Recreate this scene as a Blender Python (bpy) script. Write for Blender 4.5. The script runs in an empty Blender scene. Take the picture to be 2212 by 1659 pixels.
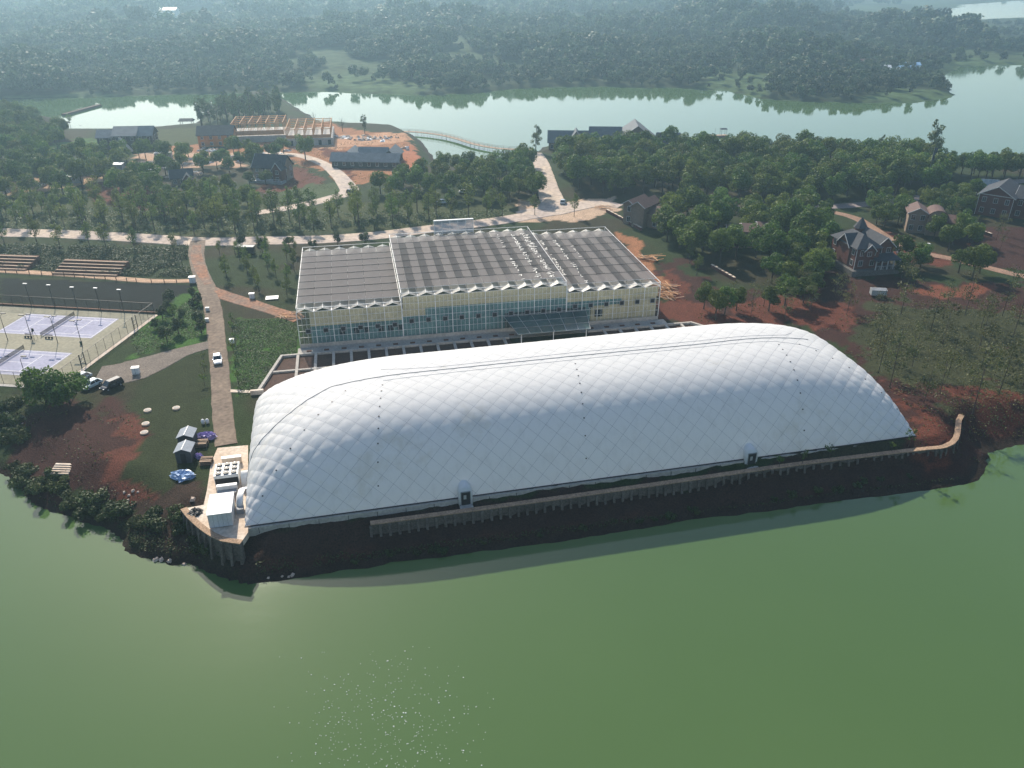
import bpy, math, random
import numpy as np
from mathutils import Vector, Matrix

# ------------------------------------------------------------------ camera, world, sun, exposure
CAM_H, PITCH, FPX = 83.4, 28.0, 1728.0        # metres above the lake, degrees down, focal length in 2212-px units
scene = bpy.context.scene
cam_data = bpy.data.cameras.new("camera"); cam = bpy.data.objects.new("camera", cam_data)
scene.collection.objects.link(cam)
cam.location = (0, 0, CAM_H); cam.rotation_euler = (math.radians(90 - PITCH), 0, 0)
cam_data.sensor_width = 36.0; cam_data.lens = 36.0 * FPX / 2212.0
cam_data.clip_start = 1.0; cam_data.clip_end = 20000.0
scene.camera = cam
SUN_EL, SUN_AZ = math.radians(36), math.radians(-23)      # azimuth from +Y, negative = to the left
world = bpy.data.worlds.new("World"); scene.world = world; world.use_nodes = True
wn = world.node_tree
sky = wn.nodes.new("ShaderNodeTexSky"); sky.sky_type = 'NISHITA'; sky.sun_disc = False
sky.sun_elevation = SUN_EL; sky.sun_rotation = SUN_AZ
sky.air_density = 1.2; sky.dust_density = 1.4; sky.ozone_density = 2.4
wn.links.new(sky.outputs[0], wn.nodes["Background"].inputs[0])
wn.nodes["Background"].inputs[1].default_value = 0.12
sun_data = bpy.data.lights.new("sun", 'SUN'); sun = bpy.data.objects.new("sun", sun_data)
scene.collection.objects.link(sun)
sun_data.energy = 5.0; sun_data.angle = math.radians(0.6); sun_data.color = (1.0, 0.90, 0.76)
to_sun = Vector((math.sin(SUN_AZ) * math.cos(SUN_EL), math.cos(SUN_AZ) * math.cos(SUN_EL), math.sin(SUN_EL)))
sun.rotation_euler = to_sun.to_track_quat('Z', 'Y').to_euler(); sun.location = (0, 0, 300)
scene.view_settings.view_transform = 'Standard'; scene.view_settings.look = 'None'
scene.view_settings.gamma = 1.0; scene.view_settings.use_curve_mapping = False
scene.view_settings.exposure = 0.5
scene.cycles.use_denoising = True
scene.cycles.max_bounces = 6; scene.cycles.transparent_max_bounces = 16
scene.cycles.volume_bounces = 0; scene.cycles.caustics_reflective = False; scene.cycles.caustics_refractive = False

rng = np.random.default_rng(7); random.seed(7)
COL = scene.collection
# ------------------------------------------------------------------ surveying helpers
_p = math.radians(PITCH); _F = (0, math.cos(_p), -math.sin(_p)); _D = (0, -math.sin(_p), -math.cos(_p))
def at(u, v, z=5.0):
    """point at height z seen along a survey bearing (u, v) of the site plan"""
    a, b = (u - 1106) / FPX, (v - 829.5) / FPX
    r = (a, _F[1] + _D[1] * b, _F[2] + _D[2] * b)
    t = (z - CAM_H) / r[2]
    return Vector((r[0] * t, r[1] * t, z))
def xy(pts, z=5.0): return [tuple(at(u, v, z)[:2]) for u, v in pts]
def ss(x): x = np.clip(x, 0, 1); return x * x * (3 - 2 * x)
def vnoise(x, y, seed=0):
    x = np.asarray(x, float); y = np.asarray(y, float)
    xi = np.floor(x).astype(np.int64); yi = np.floor(y).astype(np.int64); xf = x - xi; yf = y - yi
    def h(a, b):
        n = (a * 374761393 + b * 668265263 + seed * 144665) & 0xffffffff
        n = ((n ^ (n >> 13)) * 1274126177) & 0xffffffff
        return ((n ^ (n >> 16)) & 0xffff) / 65535.0
    xf = xf * xf * (3 - 2 * xf); yf = yf * yf * (3 - 2 * yf)
    return (h(xi, yi) * (1 - xf) + h(xi + 1, yi) * xf) * (1 - yf) + (h(xi, yi + 1) * (1 - xf) + h(xi + 1, yi + 1) * xf) * yf
def fbm(x, y, seed=0, o=3):
    s = 0; a = .5
    for k in range(o): s = s + a * vnoise(x * 2 ** k, y * 2 ** k, seed + k * 17); a *= .5
    return s / (1 - .5 ** o)
_cache = {}
def _segs(pts, closed):
    k = (id(pts), closed)
    if k not in _cache or _cache[k][0] is not pts:
        a = np.array(pts, float); b = np.roll(a, -1, 0)
        if not closed: a, b = a[:-1], b[:-1]
        _cache[k] = (pts, a, b)
    return _cache[k][1:]
def inside(x, y, poly):
    x = np.asarray(x, float); y = np.asarray(y, float)
    A, B = _segs(poly, True)
    if x.size <= 64:
        X = x.reshape(-1, 1); Y = y.reshape(-1, 1); dy = np.where(B[:, 1] == A[:, 1], 1e-12, B[:, 1]-A[:, 1])
        h = ((A[:, 1] > Y) != (B[:, 1] > Y)) & (X < (B[:, 0]-A[:, 0])*(Y-A[:, 1])/dy+A[:, 0])
        return (h.sum(1) % 2 == 1).reshape(x.shape)
    c = np.zeros(x.shape, bool)
    for (x1, y1), (x2, y2) in zip(A, B):
        if y1 == y2: continue
        c ^= ((y1 > y) != (y2 > y)) & (x < (x2 - x1) * (y - y1) / (y2 - y1) + x1)
    return c
def segdist(x, y, pts, closed=True):
    x = np.asarray(x, float); y = np.asarray(y, float); A, B = _segs(pts, closed); D = B-A; L = (D**2).sum(1)+1e-9
    if x.size <= 64:
        X = x.reshape(-1, 1); Y = y.reshape(-1, 1)
        t = np.clip(((X-A[:, 0])*D[:, 0]+(Y-A[:, 1])*D[:, 1])/L, 0, 1)
        return np.hypot(X-A[:, 0]-t*D[:, 0], Y-A[:, 1]-t*D[:, 1]).min(1).reshape(x.shape)
    d = np.full(x.shape, 1e12)
    for (x1, y1), (dx, dy), l in zip(A, D, L):
        px = x-x1; py = y-y1; t = np.clip((px*dx+py*dy)/l, 0, 1)
        px -= t*dx; py -= t*dy; px *= px; py *= py; px += py; np.minimum(d, px, out=d)
    return np.sqrt(d)
# ------------------------------------------------------------------ mesh helpers
class MB:
    def __init__(s): s.v = []; s.f = []
    def add(s, vs, fs):
        o = len(s.v); s.v += [tuple(p) for p in vs]; s.f += [tuple(i + o for i in f) for f in fs]; return s
    def box(s, x0, y0, z0, x1, y1, z1):
        return s.add([(x0,y0,z0),(x1,y0,z0),(x1,y1,z0),(x0,y1,z0),(x0,y0,z1),(x1,y0,z1),(x1,y1,z1),(x0,y1,z1)],
                     [(0,3,2,1),(4,5,6,7),(0,1,5,4),(1,2,6,5),(2,3,7,6),(3,0,4,7)])
    def bar(s, a, b, w, h=None):
        a = Vector(a); b = Vector(b); h = h or w; d = (b - a).normalized()
        up = Vector((0, 0, 1)) if abs(d.z) < .95 else Vector((1, 0, 0))
        r = d.cross(up).normalized() * (w / 2); q = r.cross(d).normalized() * (h / 2)
        return s.add([a-r-q, a+r-q, a+r+q, a-r+q, b-r-q, b+r-q, b+r+q, b-r+q],
                     [(0,3,2,1),(4,5,6,7),(0,1,5,4),(1,2,6,5),(2,3,7,6),(3,0,4,7)])
    def prism(s, poly, z0, z1):
        n = len(poly)
        if sum(poly[i][0]*poly[(i+1)%n][1]-poly[(i+1)%n][0]*poly[i][1] for i in range(n)) < 0: poly = poly[::-1]
        return s.add([(x, y, z0) for x, y in poly] + [(x, y, z1) for x, y in poly],
                     [tuple(range(n))[::-1], tuple(range(n, 2*n))] + [(i, (i+1)%n, n+(i+1)%n, n+i) for i in range(n)])
    def tube(s, pts, r, n=6, caps=True):
        pts = [Vector(p) for p in pts]; rings = []; rr = r if isinstance(r, (list, tuple)) else [r]*len(pts)
        for i, p in enumerate(pts):
            d = (pts[min(i+1, len(pts)-1)] - pts[max(i-1, 0)]).normalized()
            up = Vector((0, 0, 1)) if abs(d.z) < .9 else Vector((1, 0, 0))
            a = d.cross(up).normalized(); b = d.cross(a).normalized()
            rings.append([p + (a*math.cos(k*2*math.pi/n) + b*math.sin(k*2*math.pi/n))*rr[i] for k in range(n)])
        o = len(s.v)
        for rg in rings: s.v += [tuple(q) for q in rg]
        for i in range(len(pts)-1):
            for k in range(n):
                s.f.append((o+i*n+k, o+(i+1)*n+k, o+(i+1)*n+(k+1)%n, o+i*n+(k+1)%n))
        if caps:
            s.f.append(tuple(o+k for k in range(n))); s.f.append(tuple(o+(len(pts)-1)*n+k for k in range(n))[::-1])
        return s
    def cyl(s, x, y, z0, z1, r, n=16, r2=None):
        r2 = r if r2 is None else r2
        return s.add([(x+r*math.cos(k*2*math.pi/n), y+r*math.sin(k*2*math.pi/n), z0) for k in range(n)] +
                     [(x+r2*math.cos(k*2*math.pi/n), y+r2*math.sin(k*2*math.pi/n), z1) for k in range(n)],
                     [tuple(range(n))[::-1], tuple(range(n, 2*n))] + [(k, (k+1)%n, n+(k+1)%n, n+k) for k in range(n)])
    def loft(s, rings, caps=True):
        n = len(rings[0]); o = len(s.v)
        for rg in rings: s.v += [tuple(q) for q in rg]
        for i in range(len(rings)-1):
            for k in range(n): s.f.append((o+i*n+k, o+i*n+(k+1)%n, o+(i+1)*n+(k+1)%n, o+(i+1)*n+k))
        if caps: s.f.append(tuple(o+k for k in range(n))[::-1]); s.f.append(tuple(o+(len(rings)-1)*n+k for k in range(n)))
        return s
    def quad(s, *p): return s.add(p, [tuple(range(len(p)))])
    def mesh(s, name, mat=None, smooth=False):
        me = bpy.data.meshes.new(name); me.from_pydata(s.v, [], s.f); me.update()
        if mat: me.materials.append(mat)
        if smooth: me.polygons.foreach_set("use_smooth", [True]*len(me.polygons))
        return me
    def build(s, name, mat, parent=None, smooth=False, **k): return obj(name, s.mesh(name, mat, smooth), parent, **k)
def obj(name, me, parent=None, loc=None, rz=None, label=None, cat=None, group=None, kind=None):
    o = bpy.data.objects.new(name, me); COL.objects.link(o)
    if parent is not None: o.parent = parent
    if loc is not None: o.location = loc
    if rz is not None: o.rotation_euler = (0, 0, rz)
    return tag(o, label, cat, group, kind)
def tag(o, label=None, cat=None, group=None, kind=None):
    for k, val in (("label", label), ("category", cat), ("group", group), ("kind", kind)):
        if val: o[k] = val
    return o
def thing(name, label, cat, loc=(0, 0, 0), rz=0.0, group=None): return obj(name, None, None, loc, rz, label, cat, group)
def npmesh(name, V, Fq, mat=None, smooth=False):
    """quads from numpy arrays"""
    me = bpy.data.meshes.new(name); V = np.asarray(V, np.float32); Fq = np.asarray(Fq, np.int32); k = Fq.shape[1]
    me.vertices.add(len(V)); me.vertices.foreach_set("co", V.ravel())
    me.loops.add(Fq.size); me.loops.foreach_set("vertex_index", Fq.ravel())
    me.polygons.add(len(Fq)); me.polygons.foreach_set("loop_start", np.arange(0, Fq.size, k, dtype=np.int32))
    if smooth: me.polygons.foreach_set("use_smooth", np.ones(len(Fq), bool))
    me.update(calc_edges=True)
    if mat: me.materials.append(mat)
    return me
def vcol(me, name, C):
    a = me.attributes.new(name, 'FLOAT_COLOR', 'POINT'); C = np.asarray(C, np.float32)
    if C.shape[1] == 3: C = np.concatenate([C, np.ones((len(C), 1), np.float32)], 1)
    a.data.foreach_set("color", C.ravel())
def gridmesh(name, X, Y, Z, mat, keep=None, smooth=True):
    n, m = X.shape; V = np.stack([X, Y, Z], -1).reshape(-1, 3)
    idx = np.arange(n*m).reshape(n, m)
    Fq = np.stack([idx[:-1,:-1], idx[1:,:-1], idx[1:,1:], idx[:-1,1:]], -1).reshape(-1, 4)
    used = None
    if keep is not None:
        k = keep.reshape(-1)[Fq].any(1); Fq = Fq[k]
        used = np.unique(Fq); re = np.full(n*m, -1); re[used] = np.arange(len(used)); Fq = re[Fq]; V = V[used]
    return npmesh(name, V, Fq, mat, smooth), used
# ------------------------------------------------------------------ materials
def mat(name, col, rough=.7, var=.15, scale=1.0, bump=0.0, spec=.3, metal=0.0, col2=None, attr=None, detail=4.0, bscale=None):
    """principled surface with two-scale noise on its colour and optional relief"""
    m = bpy.data.materials.new(name); m.use_nodes = True; nt = m.node_tree; N = nt.nodes; b = N["Principled BSDF"]
    b.inputs["Roughness"].default_value = rough; b.inputs["Specular IOR Level"].default_value = spec; b.inputs["Metallic"].default_value = metal
    tc = N.new("ShaderNodeTexCoord"); nz = N.new("ShaderNodeTexNoise"); nz.inputs["Scale"].default_value = scale; nz.inputs["Detail"].default_value = detail
    nt.links.new(tc.outputs["Object"], nz.inputs["Vector"])
    if attr:
        a = N.new("ShaderNodeAttribute"); a.attribute_name = attr; base = a.outputs["Color"]
    else:
        mx0 = N.new("ShaderNodeMix"); mx0.data_type = 'RGBA'; c2 = col2 or tuple(c*.8 for c in col)
        mx0.inputs[6].default_value = (*col, 1); mx0.inputs[7].default_value = (*c2, 1)
        rp = N.new("ShaderNodeValToRGB"); rp.color_ramp.elements[0].position = .35; rp.color_ramp.elements[1].position = .65
        nt.links.new(nz.outputs["Fac"], rp.inputs[0]); nt.links.new(rp.outputs[0], mx0.inputs[0]); base = mx0.outputs[2]
    n2 = N.new("ShaderNodeTexNoise"); n2.inputs["Scale"].default_value = scale*7.3; n2.inputs["Detail"].default_value = detail
    nt.links.new(tc.outputs["Object"], n2.inputs["Vector"])
    mr = N.new("ShaderNodeMapRange"); mr.inputs[1].default_value = .25; mr.inputs[2].default_value = .75
    mr.inputs[3].default_value = 1 - var*1.6; mr.inputs[4].default_value = 1 + var*1.6
    nt.links.new(n2.outputs["Fac"], mr.inputs[0])
    mu = N.new("ShaderNodeMix"); mu.data_type = 'RGBA'; mu.blend_type = 'MULTIPLY'; mu.inputs[0].default_value = 1
    nt.links.new(base, mu.inputs[6]); nt.links.new(mr.outputs[0], mu.inputs[7]); nt.links.new(mu.outputs[2], b.inputs["Base Color"])
    if bump:
        bp = N.new("ShaderNodeBump"); bp.inputs["Strength"].default_value = 1.0; bp.inputs["Distance"].default_value = bump
        src = n2
        if bscale:
            src = N.new("ShaderNodeTexNoise"); src.inputs["Scale"].default_value = bscale; src.inputs["Detail"].default_value = 5
            nt.links.new(tc.outputs["Object"], src.inputs["Vector"])
        nt.links.new(src.outputs["Fac"], bp.inputs["Height"]); nt.links.new(bp.outputs[0], b.inputs["Normal"])
    return m
def leafmat(name, c1, c2, trans=.22, tint=.25):
    m = bpy.data.materials.new(name); m.use_nodes = True; nt = m.node_tree; N = nt.nodes; b = N["Principled BSDF"]
    a = N.new("ShaderNodeAttribute"); a.attribute_name = "leaf"
    mx = N.new("ShaderNodeMix"); mx.data_type = 'RGBA'; mx.inputs[6].default_value = (*c1, 1); mx.inputs[7].default_value = (*c2, 1)
    nt.links.new(a.outputs["Fac"], mx.inputs[0])
    oi = N.new("ShaderNodeObjectInfo"); mr = N.new("ShaderNodeMapRange"); mr.inputs[3].default_value = 1 - tint; mr.inputs[4].default_value = 1 + tint
    nt.links.new(oi.outputs["Random"], mr.inputs[0])
    mu = N.new("ShaderNodeMix"); mu.data_type = 'RGBA'; mu.blend_type = 'MULTIPLY'; mu.inputs[0].default_value = 1
    hs = N.new("ShaderNodeHueSaturation"); ml2 = N.new("ShaderNodeMath"); ml2.operation = "MULTIPLY"; ml2.inputs[1].default_value = 7.31; nt.links.new(oi.outputs["Random"], ml2.inputs[0]); fr = N.new("ShaderNodeMath"); fr.operation = "FRACT"; nt.links.new(ml2.outputs[0], fr.inputs[0]); mh = N.new("ShaderNodeMapRange"); mh.inputs[3].default_value = .462; mh.inputs[4].default_value = .515; nt.links.new(fr.outputs[0], mh.inputs[0]); nt.links.new(mh.outputs[0], hs.inputs["Hue"])
    nt.links.new(mx.outputs[2], hs.inputs["Color"]); nt.links.new(hs.outputs[0], mu.inputs[6]); nt.links.new(mr.outputs[0], mu.inputs[7]); nt.links.new(mu.outputs[2], b.inputs["Base Color"])
    b.inputs["Roughness"].default_value = .6; b.inputs["Specular IOR Level"].default_value = .25
    tr = N.new("ShaderNodeBsdfTranslucent"); nt.links.new(mu.outputs[2], tr.inputs[0])
    ms = N.new("ShaderNodeMixShader"); ms.inputs[0].default_value = trans
    nt.links.new(b.outputs[0], ms.inputs[1]); nt.links.new(tr.outputs[0], ms.inputs[2]); nt.links.new(ms.outputs[0], N["Material Output"].inputs[0])
    return m
def sheer(name, col, clear, gloss=.0, rough=.05):
    """sheet that lets part of the light through (netting, glazing)"""
    m = bpy.data.materials.new(name); m.use_nodes = True; nt = m.node_tree; N = nt.nodes; b = N["Principled BSDF"]
    b.inputs["Base Color"].default_value = (*col, 1); b.inputs["Roughness"].default_value = rough
    b.inputs["Specular IOR Level"].default_value = gloss
    nz = N.new("ShaderNodeTexNoise"); nz.inputs["Scale"].default_value = .35; tc = N.new("ShaderNodeTexCoord"); nt.links.new(tc.outputs["Object"], nz.inputs["Vector"])
    mr = N.new("ShaderNodeMapRange"); mr.inputs[3].default_value = clear*.85; mr.inputs[4].default_value = min(1, clear*1.15); nt.links.new(nz.outputs["Fac"], mr.inputs[0])
    t = N.new("ShaderNodeBsdfTransparent"); ms = N.new("ShaderNodeMixShader"); nt.links.new(mr.outputs[0], ms.inputs[0])
    nt.links.new(b.outputs[0], ms.inputs[1]); nt.links.new(t.outputs[0], ms.inputs[2]); nt.links.new(ms.outputs[0], N["Material Output"].inputs[0])
    return m
M = dict(
    concrete=mat("concrete", (.42,.39,.35), .85, .15, .3, .01), pale=mat("pale_concrete", (.62,.54,.45), .85, .15, .25, .01, col2=(.5,.38,.28)),
    grey=mat("grey_paint", (.3,.31,.32), .6, .1, .6), white=mat("white_paint", (.78,.78,.76), .5, .06, .5), dark=mat("dark_metal", (.025,.025,.028), .5, .2, 2),
    steel=mat("galvanised_steel", (.45,.46,.47), .4, .1, 1, metal=.3), black=mat("black_void", (.012,.012,.014), .7, .1, 1),
    brick=mat("red_brick", (.13,.05,.038), .85, .25, 1.5), tan=mat("tan_render", (.26,.195,.145), .9, .1, .4), slate=mat("slate_roof", (.05,.056,.066), .85, .2, .8, .03, col2=(.036,.04,.048)),
    redtile=mat("clay_tile", (.12,.07,.058), .8, .25, .9, .03), timber=mat("raw_timber", (.5,.27,.13), .8, .2, 1.2), plank=mat("weathered_plank", (.38,.27,.19), .85, .25, .8),
    bark=mat("bark", (.07,.055,.045), .9, .3, 3), glass=mat("window_glass", (.02,.025,.03), .08, .1, .5, spec=.8), frame=mat("window_frame", (.55,.54,.52), .6, .05, 1),
    rust=mat("rusty_steel", (.16,.075,.045), .85, .3, .8), soil=mat("planting_soil", (.075,.04,.028), .95, .3, .6, .04, col2=(.055,.03,.022)),
    tarp=mat("purple_tarp", (.36,.28,.55), .4, .2, 2), bluetarp=mat("blue_tarp", (.3,.42,.62), .35, .2, 2), rubber=mat("tyre_rubber", (.02,.02,.02), .8, .1, 4),
    coping=mat("earthy_coping", (.34,.23,.15), .9, .3, .5),
    orange=mat("orange_board", (.55,.2,.06), .8, .2, .6), blueroof=mat("blue_sheet_roof", (.25,.42,.62), .5, .1, .5), rubble=mat("rubble", (.5,.4,.33), .95, .35, .4, .1),
)
# ------------------------------------------------------------------ the near land: shoreline, heights
DA = at(530, 1138, 5); DB = at(1978, 942, 5); DL = (DB - DA).length
AX = (DB - DA).normalized(); NX = Vector((-AX.y, AX.x, 0))
DROT = math.atan2(AX.y, AX.x)
def dome_xy(s, n): p = DA + AX*s + NX*n; return (p.x, p.y)
front = [(535,1262),(600,1255),(700,1240),(900,1208),(1216,1169),(1471,1125),(1726,1093),(2024,1055),(2113,1037),(2130,1003)]
shore_a = [(-420,1000),(-60,985),(0,1022),(40,1040),(55,1070),(110,1105),(180,1128),(230,1140),(265,1165),(270,1190),(310,1205),(345,1212),(375,1222),(410,1215),(440,1232),(490,1250)]
shore_b = [(2139,978),(2202,961),(2300,955),(2700,940),(3000,600),(2800,430),(2500,385),(2350,372),(2212,362),(2080,352),(2000,345),(1900,338),(1800,330),(1650,322),(1500,316),(1400,312),
    (1330,312),(1250,312),(1170,318),(1150,335),(1130,345),(1060,358),(1000,362),(955,368),(945,358),(935,335),(915,310),(893,292),(870,282),(800,278),(720,275),(690,262),
    (640,232),(615,215),(590,205),(520,210),(440,245),(425,268),(415,280),(335,287),(260,290),(180,290),(178,272),(150,262),(130,262),(95,258),(60,250),(40,240),(0,228),(-100,222),(-400,215),(-900,330),(-900,800)]
def rough(pts, amp=.9, step=4.0, seed=3):
    out = []; r = np.random.default_rng(seed)
    for (x1, y1), (x2, y2) in zip(pts, pts[1:]):
        L = math.hypot(x2-x1, y2-y1); n = max(1, int(L/step)) if L < 150 else 1
        for k in range(n):
            t = k/n; a = amp if k else 0
            out.append((x1+(x2-x1)*t+r.normal()*a*.6, y1+(y2-y1)*t+r.normal()*a*.6))
    return out + [pts[-1]]
ra = rough(xy(shore_a, 0) + xy(front[:1], 0), 1.0, 3.0)[:-1]; rf = rough(xy(front, 0), .35, 3.0, 5); rb = rough(xy(shore_b, 0), 1.2, 6.0, 6)
RING = ra + rf + rb
POND = rough(xy([(98,275),(115,268),(150,266),(170,270),(172,280),(150,286),(115,285)], 0), .5, 4, 8)
def near_height(x, y):
    x = np.asarray(x, float); y = np.asarray(y, float)
    ins = inside(x, y, RING) ^ inside(x, y, POND)
    dfr = segdist(x, y, rf, False); dan = segdist(x, y, ra, False); dbk = np.minimum(segdist(x, y, rb, False), segdist(x, y, POND))
    al = (x-DA.x)*AX.x + (y-DA.y)*AX.y
    w = ss((al-15)/4)
    za = 4.0*ss(dfr/6.4)**.8 + 1.0*ss((dfr-7.4)/.9)
    zb = np.where(dfr < 5.2, 2.2*(dfr/5.2)**.9, 2.2+1.8*ss((dfr-5.4)/.7)) + 1.0*ss((dfr-7.5)/.8)
    zf = za*(1-w)+zb*w
    zl = 1.5*ss(dan/2.0)+3.5*ss((dan-1.0)/11.0); zk = 5*ss(dbk/11.0)**.9
    z = np.minimum(np.minimum(zf, zl), zk)
    z = np.where(ins, z, -1.8*ss(np.minimum(np.minimum(dfr, dan), dbk)/3.0))
    return z, ins
def G(x, y): return float(near_height(np.array([x]), np.array([y]))[0][0])
def g(u, v, lift=0.0):
    z = 5.0
    for _ in range(5):
        p = at(u, v, z); z = max(0.0, G(p.x, p.y))
        if abs(z-p.z) < .02: break
    return Vector((p.x, p.y, z+lift))
# ------------------------------------------------------------------ ground colour zones (ground covers; the court slope also carries painted shade)
C_GRASS=(.024,.038,.013); C_LAWN=(.04,.095,.016); C_RED=(.098,.033,.021); C_DRED=(.042,.019,.015); C_BROWN=(.040,.026,.019)
C_SAND=(.42,.30,.21); C_ORANGE=(.26,.12,.06); C_SHADED_SLOPE=(.008,.011,.010); C_OLIVE=(.045,.055,.02); C_PALE=(.5,.4,.32)
zones = [  # polygon (bearings), colour, edge roughness in metres
 ([(0,430),(560,440),(900,440),(1130,450),(1180,470),(930,490),(560,512),(430,512),(0,500)], C_OLIVE, 3),
 ([(0,525),(420,530),(420,612),(0,590)], C_GRASS, 1), ([(0,600),(420,616),(395,650),(345,680),(0,652)], C_SHADED_SLOPE, .4),  # near-black slope behind the courts: its shade is put into the green
 ([(500,690),(650,690),(645,765),(590,800),(545,850),(515,860)], C_LAWN, 2), ([(270,720),(420,620),(445,700),(450,745),(380,750),(300,770)], C_LAWN, 2),
 ([(300,800),(450,760),(460,960),(440,1080),(330,1090),(290,880)], (.026,.034,.013), 3),
 ([(-40,1010),(30,880),(200,862),(280,900),(300,980),(330,1060),(300,1085),(150,1060),(60,1025)], C_DRED, 4),
 ([(230,905),(285,900),(300,980),(330,1060),(270,1070),(240,1000)], (.095,.034,.022), 3),
 ([(300,1060),(440,1040),(470,1180),(540,1250),(300,1200),(280,1120)], C_BROWN, 3),
 ([(500,1140),(2140,940),(2170,1050),(500,1300)], (.036,.021,.016), 1),
 ([(560,1175),(1100,1110),(2100,985),(2100,1010),(1100,1135),(560,1200)], (.05,.024,.017), 1.0),
 ([(1415,690),(1430,560),(1480,560),(1560,640),(1640,630),(1780,590),(1960,600),(2300,620),(2300,980),(2120,985),(1960,975),(1900,860),(1790,740),(1690,700),(1500,715)], C_DRED, 5),
 ([(1415,690),(1425,600),(1450,570),(1490,640),(1560,680),(1640,690),(1700,705),(1490,712)], C_RED, 3),
 ([(1560,660),(1660,640),(1760,640),(1850,680),(1800,720),(1640,690)], C_RED, 3), ([(1990,900),(1880,800),(1930,850),(2080,910),(2070,960),(1985,968)], C_RED, 3),
 ([(1960,625),(2120,615),(2170,625),(2030,650)], (.14,.048,.028), 2), ([(2060,850),(2212,830),(2212,900),(2090,890)], C_RED, 4),
 ([(1830,720),(1900,650),(2000,660),(2250,680),(2260,810),(2080,850),(1960,840),(1880,800)], (.038,.042,.019), 6),
 ([(2050,500),(2250,480),(2250,590),(2120,570)], C_DRED, 3), ([(1850,500),(1900,490),(2060,560),(2020,575),(1930,560)], C_RED, 2),
 ([(1380,520),(1430,600),(1450,640),(1420,640),(1330,500)], C_ORANGE, 1.5),
 ([(1120,430),(1190,440),(1330,425),(1330,455),(1270,475),(1120,480)], C_SAND, 1.5),
 ([(500,300),(620,285),(700,262),(760,280),(880,290),(900,320),(880,350),(860,380),(740,400),(700,370),(600,340),(500,345)], C_ORANGE, 3),
 ([(600,300),(880,285),(890,305),(700,325)], (.4,.22,.13), 3), ([(690,320),(760,330),(760,390),(720,360)], C_RED, 2), ([(860,340),(890,310),(915,350),(890,390),(860,385)], (.32,.12,.06), 2),
 ([(560,390),(640,360),(700,385),(690,400),(600,420),(560,415)], C_RED, 2), ([(585,420),(690,395),(730,395),(740,420),(560,445)], (.055,.075,.03), 2),
 ([(180,395),(240,385),(330,400),(400,440),(330,455),(210,430)], C_RED, 3), ([(300,330),(430,325),(520,335),(530,360),(300,360)], (.4,.26,.18), 3),
 ([(330,280),(430,275),(430,320),(335,322)], C_OLIVE, 1), ([(330,318),(430,312),(440,328),(330,330)], C_ORANGE, 1),
 ([(0,395),(120,380),(240,375),(240,392),(120,410),(0,425)], (.32,.21,.13), 2), ([(0,350),(60,330),(160,300),(240,300),(150,335),(60,370),(0,380)], C_LAWN, 4),
]
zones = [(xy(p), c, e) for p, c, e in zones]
xs = np.concatenate([np.arange(-700,-230,12), np.arange(-230,-140,2.0), np.arange(-140,150,1.1), np.arange(150,260,2.0), np.arange(260,720,12)])
ys = np.concatenate([np.arange(70,84,3.0), np.arange(84,190,.9), np.arange(190,300,1.3), np.arange(300,420,2.0), np.arange(420,610,3.0)])
X, Y = np.meshgrid(xs, ys, indexing='ij')
Z, INS = near_height(X, Y)
Z = Z + np.where(INS & (Z > .4), (fbm(X*.35, Y*.35, 5)-.5)*.10, 0)
mg = mat("ground_cover", (.1,.1,.1), .95, .38, .5, .12, spec=.1, attr="Col", detail=6)
me, used = gridmesh("ground", X, Y, Z, mg, keep=Z > -1.5)
xf, yf, zf = X.ravel()[used], Y.ravel()[used], Z.ravel()[used]
C = np.tile(np.array(C_GRASS), (len(xf), 1))
nz = fbm(xf*.05, yf*.05, 31)[:, None]
C = C*(1-ss((nz-.45)/.2)*.6) + np.array(C_BROWN)*ss((nz-.45)/.2)*.6
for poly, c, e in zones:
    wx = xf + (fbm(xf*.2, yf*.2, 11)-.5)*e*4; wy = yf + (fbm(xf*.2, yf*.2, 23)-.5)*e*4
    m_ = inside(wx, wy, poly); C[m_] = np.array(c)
mud = ss((1.3-zf)/1.0)[:, None]; C = C*(1-mud) + np.array((.028,.02,.015))*mud
C *= (.75 + .5*fbm(xf*.6, yf*.6, 41))[:, None]
vcol(me, "Col", C)
obj("ground", me, kind="structure")
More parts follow.
